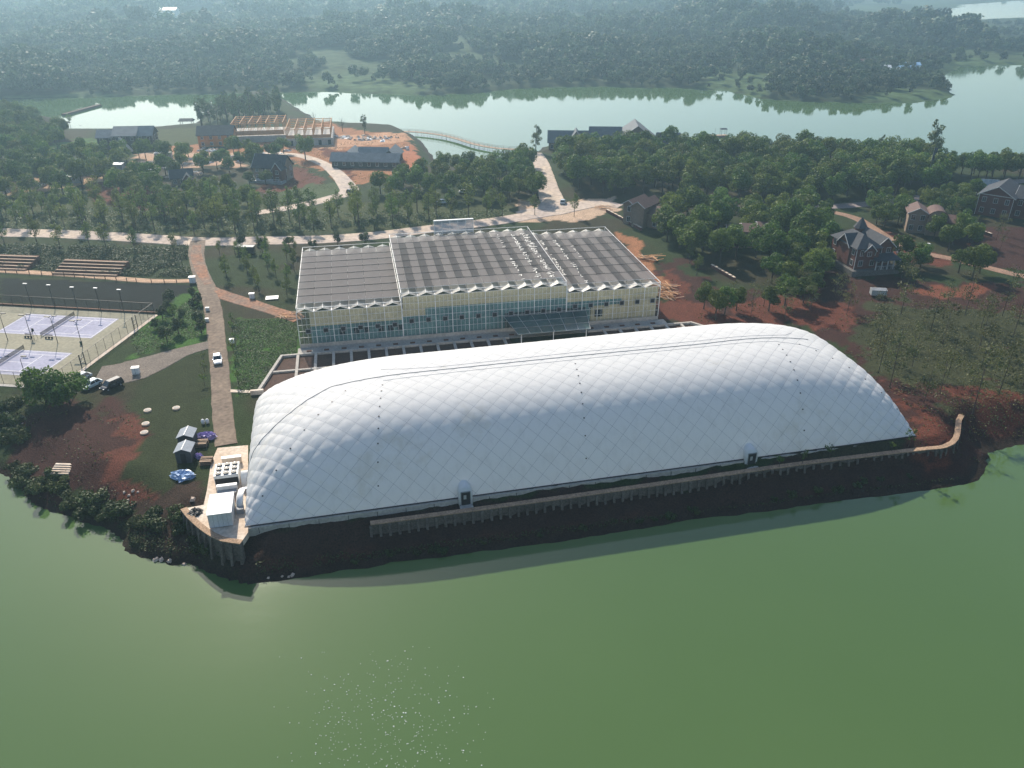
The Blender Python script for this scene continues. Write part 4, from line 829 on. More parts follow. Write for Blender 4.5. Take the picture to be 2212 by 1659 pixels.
    for xa, xb in ((-7.5, 47.5), (66.5, 92.5)):
        MB().add([(xa+3.3*(xa < 0),-4.1,.12),(xb,-4.1,.12),(xb+1.2,-20 if xa < 0 else -9,.12),(xa,-20 if xa < 0 else -9,.12),(xa+3.3*(xa < 0),-4.1,-.3),(xb,-4.1,-.3),(xb+1.2,-20 if xa < 0 else -9,-.3),(xa,-20 if xa < 0 else -9,-.3)],
                 [(3,2,1,0),(4,5,6,7),(0,1,5,4),(1,2,6,5),(2,3,7,6),(3,0,4,7)]).build("soil_bed", M["soil"], t)
        MB().box(xa+3.3*(xa < 0),-4.6,-.2,xb,-4.02,.62).build("beam", M["concrete"], t)
        k = xa+3.3*(xa < 0)+3.5
        while k < xb: MB().box(k,-20 if xa < 0 else -9.2,-.2,k+.6,-4.61,.55).build("rib", M["concrete"], t); k += bw
    MB().bar((-3.9,-4.3,.3),(-7.7,-20.4,.3),.6,.8).build("beam", M["concrete"], t); MB().box(-5.6,-12.2,-.2,12,-11.6,.5).build("beam", M["concrete"], t); MB().bar((92.3,-4.3,.3),(97,-10.5,.3),.6,.8).build("beam", M["concrete"], t)
    MB().box(-9.2,-21.0,-.2,-6.6,-20.4,1.0).build("beam", M["pale"], t)
greenhouse()
# ------------------------------------------------------------------ tennis courts
def z1(x, y): return x/3.016*.553, (y/3.016+1050)*.553
def tennis():
    n0 = at(*z1(480,800)); n1 = at(*z1(885,550)); a1 = math.radians(-7.7); e1 = Vector((math.cos(a1), math.sin(a1), 0)); e2 = Vector((-math.sin(a1), math.cos(a1), 0))
    c1 = (n0+n1)/2; c2 = at(*z1(287,945))-e2*6.4
    o = c1.copy(); o.z = 5.0
    def loc(p): d = p-o; return d.dot(e1), d.dot(e2)
    xr = loc(at(334,681))[0]; yt = loc(at(338,679))[1]; yb = loc(at(62,834))[1]; xl = -75.0
    q2 = loc(c2)
    root = thing("tennis_court", "olive and lilac hard tennis courts inside a wire fence", "tennis court", (o.x, o.y, 5.0), a1)
    MB().box(xl,yb,-.3,xr,yt,.06).build("slab", mat("olive_court", (.27,.25,.18), .9, .12, .2, col2=(.23,.215,.155)), root)
    lil = mat("lilac_court", (.32,.32,.41), .85, .1, .2, col2=(.27,.27,.36)); wl = M["white"]
    for qx, qy in ((0,0), q2, (-36.5, 0), (q2[0]-36.5, q2[1])):
        s = MB().box(qx-12.2,qy-5.8,.05,qx+12.2,qy+5.8,.066).build("playing_surface", lil, root); ln = MB()
        def l(x0,y0,x1,y1): ln.box(qx+min(x0,x1)-.04,qy+min(y0,y1)-.04,.06,qx+max(x0,x1)+.04,qy+max(y0,y1)+.04,.072)
        for y in (-5.49,-4.11,4.11,5.49): l(-11.89,y,11.89,y)
        for x in (-11.89,11.89): l(x,-5.49,x,5.49)
        for x in (-6.4,6.4): l(x,-4.11,x,4.11)
        l(-6.4,0,6.4,0); ln.build("court_lines", wl, s)
    root_net = []
    for qx, qy in ((0,0), q2):
        p = thing("tennis_net", "dark tennis net on two posts across the lilac court", "net", tuple(o+e1*qx+e2*qy), a1, "tennis nets")
        for y in (-6.4, 6.4): MB().cyl(0,y,.06,1.15,.05,8).build("net_post", M["dark"], p)
        MB().box(-.01,-6.35,.16,.01,6.35,1.0).build("netting", sheer("net_mesh", (.03,.03,.03), .55), p); MB().box(-.02,-6.35,1.0,.02,6.35,1.06).build("net_tape", M["dark"], p)
    # perimeter fence
    f = thing("wire_fence", "dark wire mesh fence on posts around the tennis courts", "fence", (o.x, o.y, 5.06), a1)
    mm = sheer("fence_mesh", (.05,.07,.05), .86); post = MB().cyl(0,0,0,3.0,.045,6).mesh("fence_post", M["dark"])
    def run(xa, ya, xb, yb_, skip=()):
        L = math.hypot(xb-xa, yb_-ya); n = int(L/2.9)
        for k in range(n+1): obj("fence_post", post, f, (xa+(xb-xa)*k/n, ya+(yb_-ya)*k/n, 0))
        MB().bar((xa,ya,3.0),(xb,yb_,3.0),.06).build("top_rail", M["dark"], f); MB().bar((xa,ya,.12),(xb,yb_,.12),.05).build("bottom_rail", M["dark"], f)
        MB().quad((xa,ya,.14),(xb,yb_,.14),(xb,yb_,2.98),(xa,ya,2.98)).build("mesh_panel", mm, f)
    run(xr-.2,yb+.2,xr-.2,yt-.2); run(xl,yt-.2,xr-.25,yt-.2); run(xl,yb+.2,xr-.25,yb+.2)
    for gy in (yt-9.5, yb+9.0):
        gt = MB().bar((xr-.2,gy,0),(xr-.2,gy,3.2),.14).bar((xr-.2,gy+1.5,0),(xr-.2,gy+1.5,3.2),.14).bar((xr-.2,gy,1.1),(xr-.2,gy+1.5,1.1),.14).bar((xr-.2,gy,2.1),(xr-.2,gy+1.5,2.1),.14).build("gate_frame", M["dark"], f)
    MB().box(xr,yb,-.3,xr+.9,yt,.10).build("kerb", M["pale"], root); MB().box(xl,yb-.9,-.3,xr+.9,yb-.01,.10).build("kerb", M["concrete"], root); MB().box(xl,yt+.01,-.3,xr+.9,yt+.5,.5).build("kerb", M["rust"], root)
    # floodlights
    def lamp(p, two, label, group, h=6.2):
        t = thing("floodlight", label, "lamp", p, a1, group)
        MB().cyl(0,0,0,h,.08,8,.055).build("pole", M["dark"], t)
        for s in ((-1, 1) if two else (1,)):
            MB().tube([(0,0,h),(.55*s,.35*s,h+.55)], .04, 5).build("arm", M["dark"], t)
            MB().box(.55*s-.55+.1*s,.35*s-.2,h+.5,.55*s+.65,.35*s+.25,h+.66).build("lamp_head", M["dark"], t)
    for (u, v) in ((385,860),(683,880),(95,850),(975,930)): p = at(*z1(u, v)); lamp((p.x,p.y,5.05), True, "twin-headed floodlight pole between the two tennis courts", "floodlights between the courts")
    for (u, v) in ((340,1385),): p = at(*z1(u, v)); lamp((p.x,p.y,5.05), False, "single-headed floodlight pole at the court's near edge", None)
    back = [(290,172),(567,188),(843,214),(1120,224),(1397,243)]
    for (u, v) in back:
        p = at(*z1(u, v), 11.6)
        t = thing("floodlight", "white-topped floodlight pole along the far court fence", "lamp", (p.x,p.y,5.0), a1, "floodlights along the far fence"); MB().cyl(0,0,0,6.5,.08,8).build("pole", M["dark"], t); MB().box(-.5,-.18,6.5,.5,.22,6.62).build("lamp_head", wl, t)
    # umpire chair and benches
    p = at(*z1(405,830)); t = thing("umpire_chair", "tall umpire chair beside the net", "chair", (p.x,p.y,5.06), a1)
    for dx, dy in ((-.5,-.6),(.5,-.6),(-.5,.6),(.5,.6)): MB().bar((dx,dy,0),(dx*.5,dy*.4,1.9),.05).build("leg", M["dark"], t)
    MB().box(-.3,-.3,1.9,.3,.3,1.96).build("seat", M["dark"], t); MB().box(-.3,.26,1.97,.3,.32,2.6).build("backrest", M["dark"], t)
    for k in range(4): MB().bar((-.45+.05*k,-.58+.08*k,.4+.4*k),(.45-.05*k,-.58+.08*k,.4+.4*k),.04).build("rung", M["dark"], t)
    for u, v in ((335,815),(578,825)):
        p = at(*z1(u, v)); t = thing("court_bench", "dark metal bench facing the lilac court", "bench", (p.x,p.y,5.06), a1, "benches beside the courts")
        for k in range(3): MB().box(-.9,-.2+.16*k,.42,.9,-.08+.16*k,.46).build("seat_slat", M["dark"], t)
        for k in range(2): MB().box(-.9,.3,.62+.2*k,.9,.34,.74+.2*k).build("back_slat", M["dark"], t)
        for x in (-.8,0,.8): MB().box(x-.04,-.2,0,x+.04,.32,.41).build("leg", M["dark"], t)
    p = at(*z1(960,895)); t = thing("litter_bin", "green litter bin at the court corner", "bin", (p.x,p.y,5.06)); MB().cyl(0,0,0,.8,.24,12,.28).build("bin_body", mat("green_plastic", (.02,.08,.05), .5), t); MB().cyl(0,0,.81,.9,.3,12,.2).build("lid", M["dark"], t)
tennis()
# ------------------------------------------------------------------ terrace path above the courts
def terrace_path():
    px = [(-40,582),(0,585),(120,592),(210,598),(300,606),(360,608),(412,607)]
    pts = smooth_path([tuple(at(u, v)[:2]) for u, v in px], 2.9)
    road("path", None, 2.6, mat("terrace_paving", (.5,.32,.2), .9, .2, .4), lift=.15, pts=[tuple(p) for p in pts])
    f = thing("post_and_rail_fence", "low post and rail fence along the terrace path above the courts", "fence", (0,0,5.1))
    post = MB().box(-.08,-.08,0,.08,.08,1.1).mesh("fence_post", M["rust"]); off = [Vector((p.x, p.y-1.5)) for p in pts]
    for a, b in zip(off, off[1:]):
        obj("fence_post", post, f, (a.x, a.y, 0)); MB().bar((a.x,a.y,.95),(b.x,b.y,.95),.06).build("rail", M["plank"], f); MB().bar((a.x,a.y,.45),(b.x,b.y,.45),.06).build("rail", M["plank"], f)
    for u, v, L, lab in ((178,600,19,"long stepped timber terrace of brown seat rows above the path"),(0,588,14,"shorter stepped timber terrace cut by weeds above the path")):
        p = at(u, v); t = thing("stepped_terrace", lab, "terrace seating", (p.x, p.y+1.2, 5.0), -.10)
        for k in range(5):
            MB().box(-L/2,k*1.5,0,L/2,k*1.5+1.4,.5+.42*k).build("step", M["rust"], t); MB().box(-L/2+.2,k*1.5+.1,.51+.42*k,L/2-.2,k*1.5+.65,.58+.42*k).build("seat_board", M["plank"], t)
terrace_path()
# ------------------------------------------------------------------ houses
_win = {}
def window_mesh(w, h):
    k = (w, h)
    if k not in _win:
        _win[k] = (MB().box(-w/2-.1,-.06,-.1,w/2+.1,.06,0).box(-w/2-.1,-.06,h,w/2+.1,.06,h+.1).box(-w/2-.1,-.06,0,-w/2,.06,h).box(w/2,-.06,0,w/2+.1,.06,h).box(-.03,-.04,0,.03,.04,h).mesh("window", M["frame"]),
                   MB().box(-w/2,-.015,0,w/2,.015,h).mesh("pane", M["glass"]))
    return _win[k]
def add_window(root, x, y, z, rz, w=1.1, h=1.5):
    a, b = window_mesh(w, h); o = obj("window", a, root, (x, y, z), rz); obj("pane", b, o); return o
def block(root, x0, y0, x1, y1, z0, h, rise, axis, wm, rm, ov=.5, storeys=2, sides="fl", gap=3.0, win=True, trim=True):
    xm, ym = (x0+x1)/2, (y0+y1)/2; m = MB().box(x0,y0,z0,x1,y1,h)
    if axis == 'x': m.add([(x0,y0,h),(x0,y1,h),(x0,ym,h+rise),(x1,y0,h),(x1,y1,h),(x1,ym,h+rise)], [(0,1,2),(3,5,4)])
    if axis == 'y': m.add([(x0,y0,h),(x1,y0,h),(xm,y0,h+rise),(x0,y1,h),(x1,y1,h),(xm,y1,h+rise)], [(0,1,2),(3,5,4)])
    m.build("wall", wm, root); t = .22; R = MB()
    def slab(*p): n = len(p); R.add([(a,b,c) for a,b,c in p]+[(a,b,c+t) for a,b,c in p], [tuple(range(n))[::-1], tuple(range(n,2*n))]+[(i,(i+1)%n,n+(i+1)%n,n+i) for i in range(n)])
    if axis == 'x':
        s = rise/(ym-y0)*ov; slab((x0-ov,y0-ov,h-s),(x1+ov,y0-ov,h-s),(x1+ov,ym,h+rise),(x0-ov,ym,h+rise)); slab((x0-ov,ym,h+rise),(x1+ov,ym,h+rise),(x1+ov,y1+ov,h-s),(x0-ov,y1+ov,h-s))
    elif axis == 'y':
        s = rise/(xm-x0)*ov; slab((x0-ov,y0-ov,h-s),(xm,y0-ov,h+rise),(xm,y1+ov,h+rise),(x0-ov,y1+ov,h-s)); slab((xm,y0-ov,h+rise),(x1+ov,y0-ov,h-s),(x1+ov,y1+ov,h-s),(xm,y1+ov,h+rise))
    else:
        d = min(x1-x0, y1-y0)/2; A = [(x0-ov,y0-ov,h),(x1+ov,y0-ov,h),(x1+ov,y1+ov,h),(x0-ov,y1+ov,h)]
        if x1-x0 >= y1-y0: r0, r1 = (x0+d,ym,h+rise), (x1-d,ym,h+rise); fs = [(0,1,5,4),(1,2,5),(2,3,4,5),(3,0,4)]
        else: r0, r1 = (xm,y0+d,h+rise), (xm,y1-d,h+rise); fs = [(0,1,4),(1,2,5,4),(2,3,5),(3,0,4,5)]
        R.add(A+[r0, r1], fs+[(3,2,1,0)])
    roof = R.build("roof", rm, root)
    if trim and axis in 'xy':
        T = MB()
        if axis == 'y':
            for yy in (y0-ov-.05,): T.bar((x0-ov,yy,h-rise/(xm-x0)*ov+.1),(xm,yy,h+rise+.12),.1,.22).bar((xm,yy,h+rise+.12),(x1+ov,yy,h-rise/(xm-x0)*ov+.1),.1,.22)
        else:
            for xx in (x0-ov-.05,): T.bar((xx,y0-ov,h-rise/(ym-y0)*ov+.1),(xx,ym,h+rise+.12),.1,.22).bar((xx,ym,h+rise+.12),(xx,y1+ov,h-rise/(ym-y0)*ov+.1),.1,.22)
        T.build("barge_board", M["frame"], roof)
    if win:
        sh = (h-z0)/storeys
        for st in range(storeys):
            z = z0+sh*st+sh*.3; wh = min(1.6, sh*.5)
            if 'f' in sides:
                n = max(1, int((x1-x0)/gap))
                for k in range(n): add_window(root, x0+(x1-x0)*(k+.5)/n, y0-.03, z, 0, 1.15, wh)
            for c, xx in (('l', x0-.03), ('r', x1+.03)):
                if c in sides:
                    n = max(1, int((y1-y0)/gap))
                    for k in range(n): add_window(root, xx, y0+(y1-y0)*(k+.5)/n, z, math.pi/2, 1.15, wh)
    return roof
def rails(root, pts, h=1.0, z=0, material=None):
    for a, b in zip(pts, pts[1:]):
        n = max(1, int((Vector(b)-Vector(a)).length/1.2))
        MB().bar((*a,z+h),(*b,z+h),.08).build("rail", material or M["frame"], root)
        for k in range(n+1): q = Vector(a).lerp(Vector(b), k/n); MB().box(q.x-.04,q.y-.04,z,q.x+.04,q.y+.04,z+h).build("baluster", material or M["frame"], root)
def houses():
    P = at(1841, 594); BLOCK.append((P.x+3, P.y+7, 10.5))
    h = thing("brick_house", "two-storey red brick house with dark hipped roof and white porch", "house", (P.x, P.y, 5), math.radians(11))
    MB().box(-1.2,-1.5,-.3,13.5,13.2,1.6).build("stone_base", mat("base_stone", (.12,.115,.11), .9, .25, .6, .03), h)
    block(h, 0,0,7,12.5,1.6,7.6,2.9,'h',M["brick"],M["slate"],.7, 2, "fl", 2.6); block(h, -.25,3.2,5,8.6,2.0,7.5,2.6,'x',M["brick"],M["slate"],.6,2,"",3,False)
    block(h, 7.05,2.0,12.5,11,1.6,7.2,2.4,'y',M["brick"],M["slate"],.6,2,"f",2.6); block(h, 2.2,-.25,5.4,4,4.6,7.0,1.6,'y',M["brick"],M["slate"],.4,1,"f",3)
    r = MB().add([(5.2,-2.0,4.3),(13.2,-2.0,4.3),(12.6,2.0,5.2),(5.2,2.0,5.2)], [(0,1,2,3)]).add([(5.2,-2.0,4.18),(13.2,-2.0,4.18),(12.6,2.0,5.05),(5.2,2.0,5.05)], [(3,2,1,0)]).build("porch_roof", M["slate"], h)
    for x in (5.6,7.4,9.2,11,12.9): MB().box(x-.12,-1.75,1.61,x+.12,-1.5,4.2).build("porch_post", M["frame"], h)
    rails(h, [(5.6,-1.62),(12.9,-1.62)], .95, 1.62)
    MB().cyl(9,13.5,1.6,9.2,1.6,8).build("turret", M["brick"], h); MB().cyl(9,13.5,9.21,12.3,2.1,8,.02).build("spire", M["slate"], h)
    for k in range(6): MB().box(13.51,-.6+.0*k,-.2,13.9+.32*(5-k),1.2,.1+.26*k).build("step", M["pale"], h) if k == 0 else MB().box(13.51,-.6,.1+.26*(k-1)+.002,13.9+.32*(5-k),1.2,.1+.26*k).build("step", M["pale"], h)
    for k in range(4): MB().bar((.0-.05,-.06,1.6),(0-.05,-.06,7.5),.14).build("corner_trim", M["frame"], h) if k == 0 else None
    # white moon gate and picket fence beside it
    q = at(1932, 548); t = thing("moon_gate", "white round-arched garden gate beside the brick house", "gate", (q.x, q.y, 5), .5)
    MB().tube([(1.25*math.cos(a*math.pi/12), 0, 1.6+1.35*math.sin(a*math.pi/12)) for a in range(13)], .22, 6).build("arch", M["white"], t)
    for x in (-1.25,1.25): MB().box(x-.25,-.25,0,x+.25,.25,1.6).build("pillar", M["white"], t)
    q0, q1 = at(1940,548), at(2000,566); t = thing("picket_fence", "low white picket fence beyond the moon gate", "fence", (0,0,5))
    for k in range(22): q = q0.lerp(q1, k/21); MB().box(q.x-.06,q.y-.03,0,q.x+.06,q.y+.03,.95).build("picket", M["white"], t)
    MB().bar((q0.x,q0.y,.7),(q1.x,q1.y,.7),.06).build("rail", M["white"], t)
    q = at(1998, 549); t = thing("street_lamp", "flat-topped garden lamp beside the earth path", "lamp", (q.x,q.y,5)); MB().cyl(0,0,0,3.2,.07,8).build("pole", M["dark"], t); MB().box(-.7,-.4,3.2,.7,.4,3.36).build("lamp_head", M["white"], t)
    # brick villa on the right
    P = at(2105, 462); BLOCK.append((P.x+10, P.y+4, 11))
    h = thing("brick_villa", "large brick villa with front gable and slate roof at the lane's end", "house", (P.x, P.y, 5), math.radians(-40))
    block(h, 0,0,10.5,15,0,7.2,3.0,'y',M["brick"],M["slate"],.7,2,"fl",3.2); block(h, 10.55,3,24,13,0,7.0,3.0,'x',M["brick"],M["slate"],.6,2,"f",3.0)
    for x in (-.05,10.5): MB().bar((x,-.08,0),(x,-.08,7.2),.16).build("corner_trim", M["frame"], h)
    MB().box(-.1,-.14,7.1,10.6,-.04,7.32).build("belt_trim", M["frame"], h)
    # tan stucco houses
    P = at(1345, 482); BLOCK.append((P.x+5, P.y+5, 9))
    h = thing("stucco_house", "tan stucco house with tiled roof behind the greenhouse's right end", "house", (P.x, P.y, 5), math.radians(-38))
    block(h, 0,0,4.2,9,0,6.8,1.3,'y',M["tan"],M["redtile"],.8,2,"f",3); block(h, 4.25,-1.5,8.5,8,0,7.3,1.3,'y',M["tan"],M["redtile"],.8,2,"",3); block(h, 8.55,1,14,8,0,5.0,1.4,'x',M["tan"],M["redtile"],.7,2,"f",3)
    P = at(1975, 508); BLOCK.append((P.x+5, P.y+4, 9))
    h = thing("stucco_house", "tan stucco house with tall arched bay between the lane and earth path", "house", (P.x, P.y, 5), math.radians(-18))
    block(h, -2.5,2.5,3,10,0,6.6,1.5,'y',M["tan"],M["redtile"],.7,2,"f",2.6); block(h, 8.6,1.5,13,9,0,4.6,1.4,'x',M["tan"],M["redtile"],.6,1,"f",3)
    MB().loft([[(5.8+2.7*math.cos(a*math.pi/10), y, 5.6+2.2*math.sin(a*math.pi/10)) for a in range(11)]+[(3.1,y,0),(8.5,y,0)] for y in (0.8, 9)]).build("arched_bay", M["tan"], h)
    MB().tube([(5.8+3.0*math.cos(a*math.pi/10), .7, 5.6+2.5*math.sin(a*math.pi/10)) for a in range(11)], .22, 5).build("arch_trim", M["redtile"], h); MB().loft([[(5.8+2.9*math.cos(a*math.pi/10), y, 5.65+2.4*math.sin(a*math.pi/10)) for a in range(11)] for y in (1.0, 9.2)], False).build("vault_roof", M["redtile"], h)
    P = at(1570, 535); BLOCK.append((P.x+4, P.y+3, 8))
    h = thing("stucco_house", "tan house with low stepped tile roofs hidden among the evergreens", "house", (P.x, P.y, 5), math.radians(-8))
    for k in range(3): block(h, k*4.6,k*.6,k*4.6+4.5,8+k*.6,0,4.6+.5*k,1.3,'x',M["tan"],M["redtile"],.5,1,"f",2.2)
    for (a, b, lab, n) in (((1310,458),(1386,499),"low garden wall with pale cap stones before the stucco house",9),((1536,578),(1588,608),"low garden wall with pale caps under the evergreens",7),((1955,482),(1985,492),"short capped garden wall beside the arched house",3),((2078,490),(2142,512),"broken capped garden wall below the brick villa",6)):
        A, B = at(*a), at(*b); d = (B-A); L = d.length; t = thing("garden_wall", lab, "wall", (A.x,A.y,5), math.atan2(d.y, d.x)); MB().box(0,-.2,-.3,L,.2,1.0).build("wall_body", M["brick"], t)
        for k in range(n): MB().box(L*k/n+.15,-.32,1.0,L*(k+1)/n-.35,.32,1.12).build("cap_stone", M["pale"], t)
    # lakeside hall
    P = at(1185, 326); BLOCK.append((P.x+24, P.y+6, 14)); BLOCK.append((P.x+8, P.y+6, 11)); BLOCK.append((P.x+40, P.y+4, 13))
    h = thing("lakeside_hall", "long slate-roofed hall with several gables at the lake shore", "hall", (P.x, P.y, 4.6), math.radians(-3))
    wl = mat("hall_wall", (.22,.16,.12), .85, .15, .4); sl = mat("hall_slate", (.11,.125,.14), .8, .15, .6)
    block(h, 0,2,19,12,0,4.2,4.0,'x',wl,sl,.7,1,"f",3,True,False); block(h, 9,.4,16,10,0,4.4,4.6,'y',wl,sl,.6,1,"f",3,True,False); block(h, 19.1,0,33,13,0,5.0,5.2,'x',wl,sl,.7,1,"f",3,True,False)
    block(h, 30,-2.5,50,15,0,5.0,7.2,'y',wl,sl,.8,1,"f",3.5,True,False); block(h, 31.5,-6,44,-2,0,4.2,5.0,'y',mat("cedar_gable", (.25,.13,.08), .85, .15, .4),sl,.6,1,"f",3.5,True,False); block(h, 50.1,2,60,11,0,4.2,3.6,'x',wl,sl,.6,1,"f",3,True,False)
    # left bank houses
    P = at(720, 362); BLOCK.append((P.x+13, P.y+9, 17))
    h = thing("courtyard_house", "low grey-tiled courtyard house on the red earth by the inlet", "house", (P.x, P.y, 5), math.radians(-5))
    gt = mat("grey_tile", (.17,.19,.205), .8, .15, .5, .02); dw = mat("dark_wall", (.07,.065,.06), .85, .2, .5)
    block(h, -.5,0,28,6.5,0,3.2,2.4,'x',dw,gt,.8,1,"f",3.2,True,False); block(h, 2,6.6,7.5,19,0,3.4,2.0,'y',dw,gt,.6,1,"",3,False,False); block(h, 20,6.6,26,19,0,3.6,2.6,'y',dw,gt,.6,1,"",3,False,False); block(h, 7.6,14.5,19.9,19.5,0,3.2,2.0,'x',dw,gt,.6,1,"f",3,True,False)
    P = at(545, 392); BLOCK.append((P.x+7, P.y+5, 8))
    h = thing("gabled_cottage", "two-storey cottage with steep slate roof on the red mound", "house", (P.x, P.y, 5), math.radians(-14))
    block(h, 0,2,13,10,0,5.6,4.0,'x',M["tan"],M["slate"],.6,2,"fr",2.8); block(h, 9.5,0,13.2,4,0,5.4,2.4,'y',M["brick"],M["slate"],.4,2,"f",3)
    MB().box(-.5,-2,0,14,1.9,.9).build("veranda", M["grey"], h); rails(h, [(-.4,-1.9),(13.9,-1.9)], 1.0, .91)
    P = at(240, 325); BLOCK.append((P.x+8, P.y+6, 11))
    h = thing("dark_house", "dark two-storey house with three stepped grey roofs beside the pond", "house", (P.x, P.y, 5), math.radians(6))
    block(h, -6,2,2,10,0,5.6,2.6,'x',dw,gt,.6,2,"f",3,True,False); block(h, 2.05,0,12,11,0,6.6,3.0,'x',dw,gt,.7,2,"f",3,True,False); block(h, 12.05,1,19,10,0,6.4,3.2,'x',dw,gt,.6,2,"fr",3,True,False)
    MB().bar((5,-.4,6),(11,-4.5,.2),1.4,.25).build("outside_stair", M["pale"], h)
    P = at(372, 402); BLOCK.append((P.x+4, P.y+3, 5)); h = thing("small_cottage", "small single-storey cottage with grey gabled roof in the trees", "house", (P.x,P.y,5), math.radians(20)); block(h, 0,0,8,6.5,0,3,2.4,'x',M["tan"],M["slate"],.5,1,"fl",2.5); block(h, 4.5,-1.5,7.5,2,0,2.8,1.6,'y',M["brick"],M["slate"],.4,1,"f",2.5)
    P = at(430, 318); BLOCK.append((P.x+8, P.y+5, 9)); h = thing("orange_house", "house with orange boarded walls and dark roof below the poplars", "house", (P.x,P.y,5), math.radians(8)); block(h, 0,0,16,10,0,5.5,3.2,'x',M["orange"],M["slate"],.6,2,"f",3.4,True,False)
    for u, v, L, W, lab in ((165,380,9,3.2,"blue-grey site cabin with bright roof beside the sand track"),(118,398,10,3,"long white site cabin half hidden by the evergreens"),(205,372,11,4,"row of white-roofed site stores behind the red mound"),(335,345,7,3,"white site cabin beside the dark house")):
        P = at(u, v); BLOCK.append((P.x+L/2, P.y+1, 4)); h = thing("site_cabin", lab, "cabin", (P.x,P.y,5), math.radians(8))
        MB().box(0,0,.15,L,W,2.7).build("wall", M["grey"], h); MB().box(-.15,-.15,2.7,L+.15,W+.15,2.86).build("roof", M["white"], h); MB().box(L*.2,-.05,.2,L*.2+.9,-.005,2.2).build("door", M["dark"], h)
        for k in range(2): add_window(h, L*(.5+.25*k), -.04, 1.2, 0, 1.0, .9)
    # timber frame under construction on a concrete podium
    P = at(618, 316); BLOCK.append((P.x+2, P.y+12, 26))
    h = thing("timber_building", "unfinished timber building frame standing on a grey concrete podium", "building frame", (P.x,P.y,5), math.radians(10))
    MB().box(0,0,-.5,22,30,3.2).build("podium", M["concrete"], h); MB().box(-26,12,-.5,-.05,34,3.0).build("podium", M["concrete"], h)
    for k in range(5): MB().box(2+4.4*k,-.06,.2,3.4+4.4*k,-.005,2.4).build("opening", M["black"], h)
    for x0, y0, nx, ny, dx, dy, hh in ((.6,.6,6,7,4.1,4.7,4.0),(-25.5,12.6,7,5,4.0,5.2,5.2)):
        for i in range(nx):
            for j in range(ny):
                MB().box(x0+i*dx-.13,y0+j*dy-.13,3.0,x0+i*dx+.13,y0+j*dy+.13,3.0+hh+.2).build("post", M["timber"], h)
        for j in range(ny): MB().box(x0-.3,y0+j*dy-.14,3.2+hh,x0+(nx-1)*dx+.3,y0+j*dy+.14,3.5+hh).build("beam", M["timber"], h)
        for i in range(nx): MB().box(x0+i*dx-.12,y0-.3,3.51+hh,x0+i*dx+.12,y0+(ny-1)*dy+.3,3.75+hh).build("beam", M["timber"], h)
        for j in (0,): MB().box(x0,y0+j*dy-.05,3.25,x0+(nx-1)*dx,y0+j*dy+.05,3.0+hh*.45).build("board_wall", M["timber"], h)
    # far roofs beyond the lake
    for u, v, L, W, hh, m_, lab in ((518,44,30,12,4,M["white"],"white shed roof standing alone in the hazy hills"),(335,28,34,10,4,M["white"],"longer white shed among the farthest hills"),(1795,122,34,8,3,M["white"],"long pale roof among the trees of the headland"),(1870,150,12,8,4,M["redtile"],"house with dull red roof on the wooded headland"),(1962,158,14,8,4,M["blueroof"],"house with bright blue roof near the headland's tip"),(1955,166,13,7,4,M["blueroof"],"lower blue-roofed shed on the headland"),(1905,163,10,6,3.5,M["white"],"small white house in the headland trees"),(2110,185,0,0,0,None,"")):
        if not L: continue
        P = far_z(u, v); h = thing("farm_building", lab, "building", P, math.radians(random.uniform(-8,8))); s = 1 if v > 100 else 1.7
        block(h, -L/2*s,-W/2*s,L/2*s,W/2*s,0,hh*s+2.5,1.6*s,'x',M["white"],m_,.4,1,"f",5,True,False)
houses()
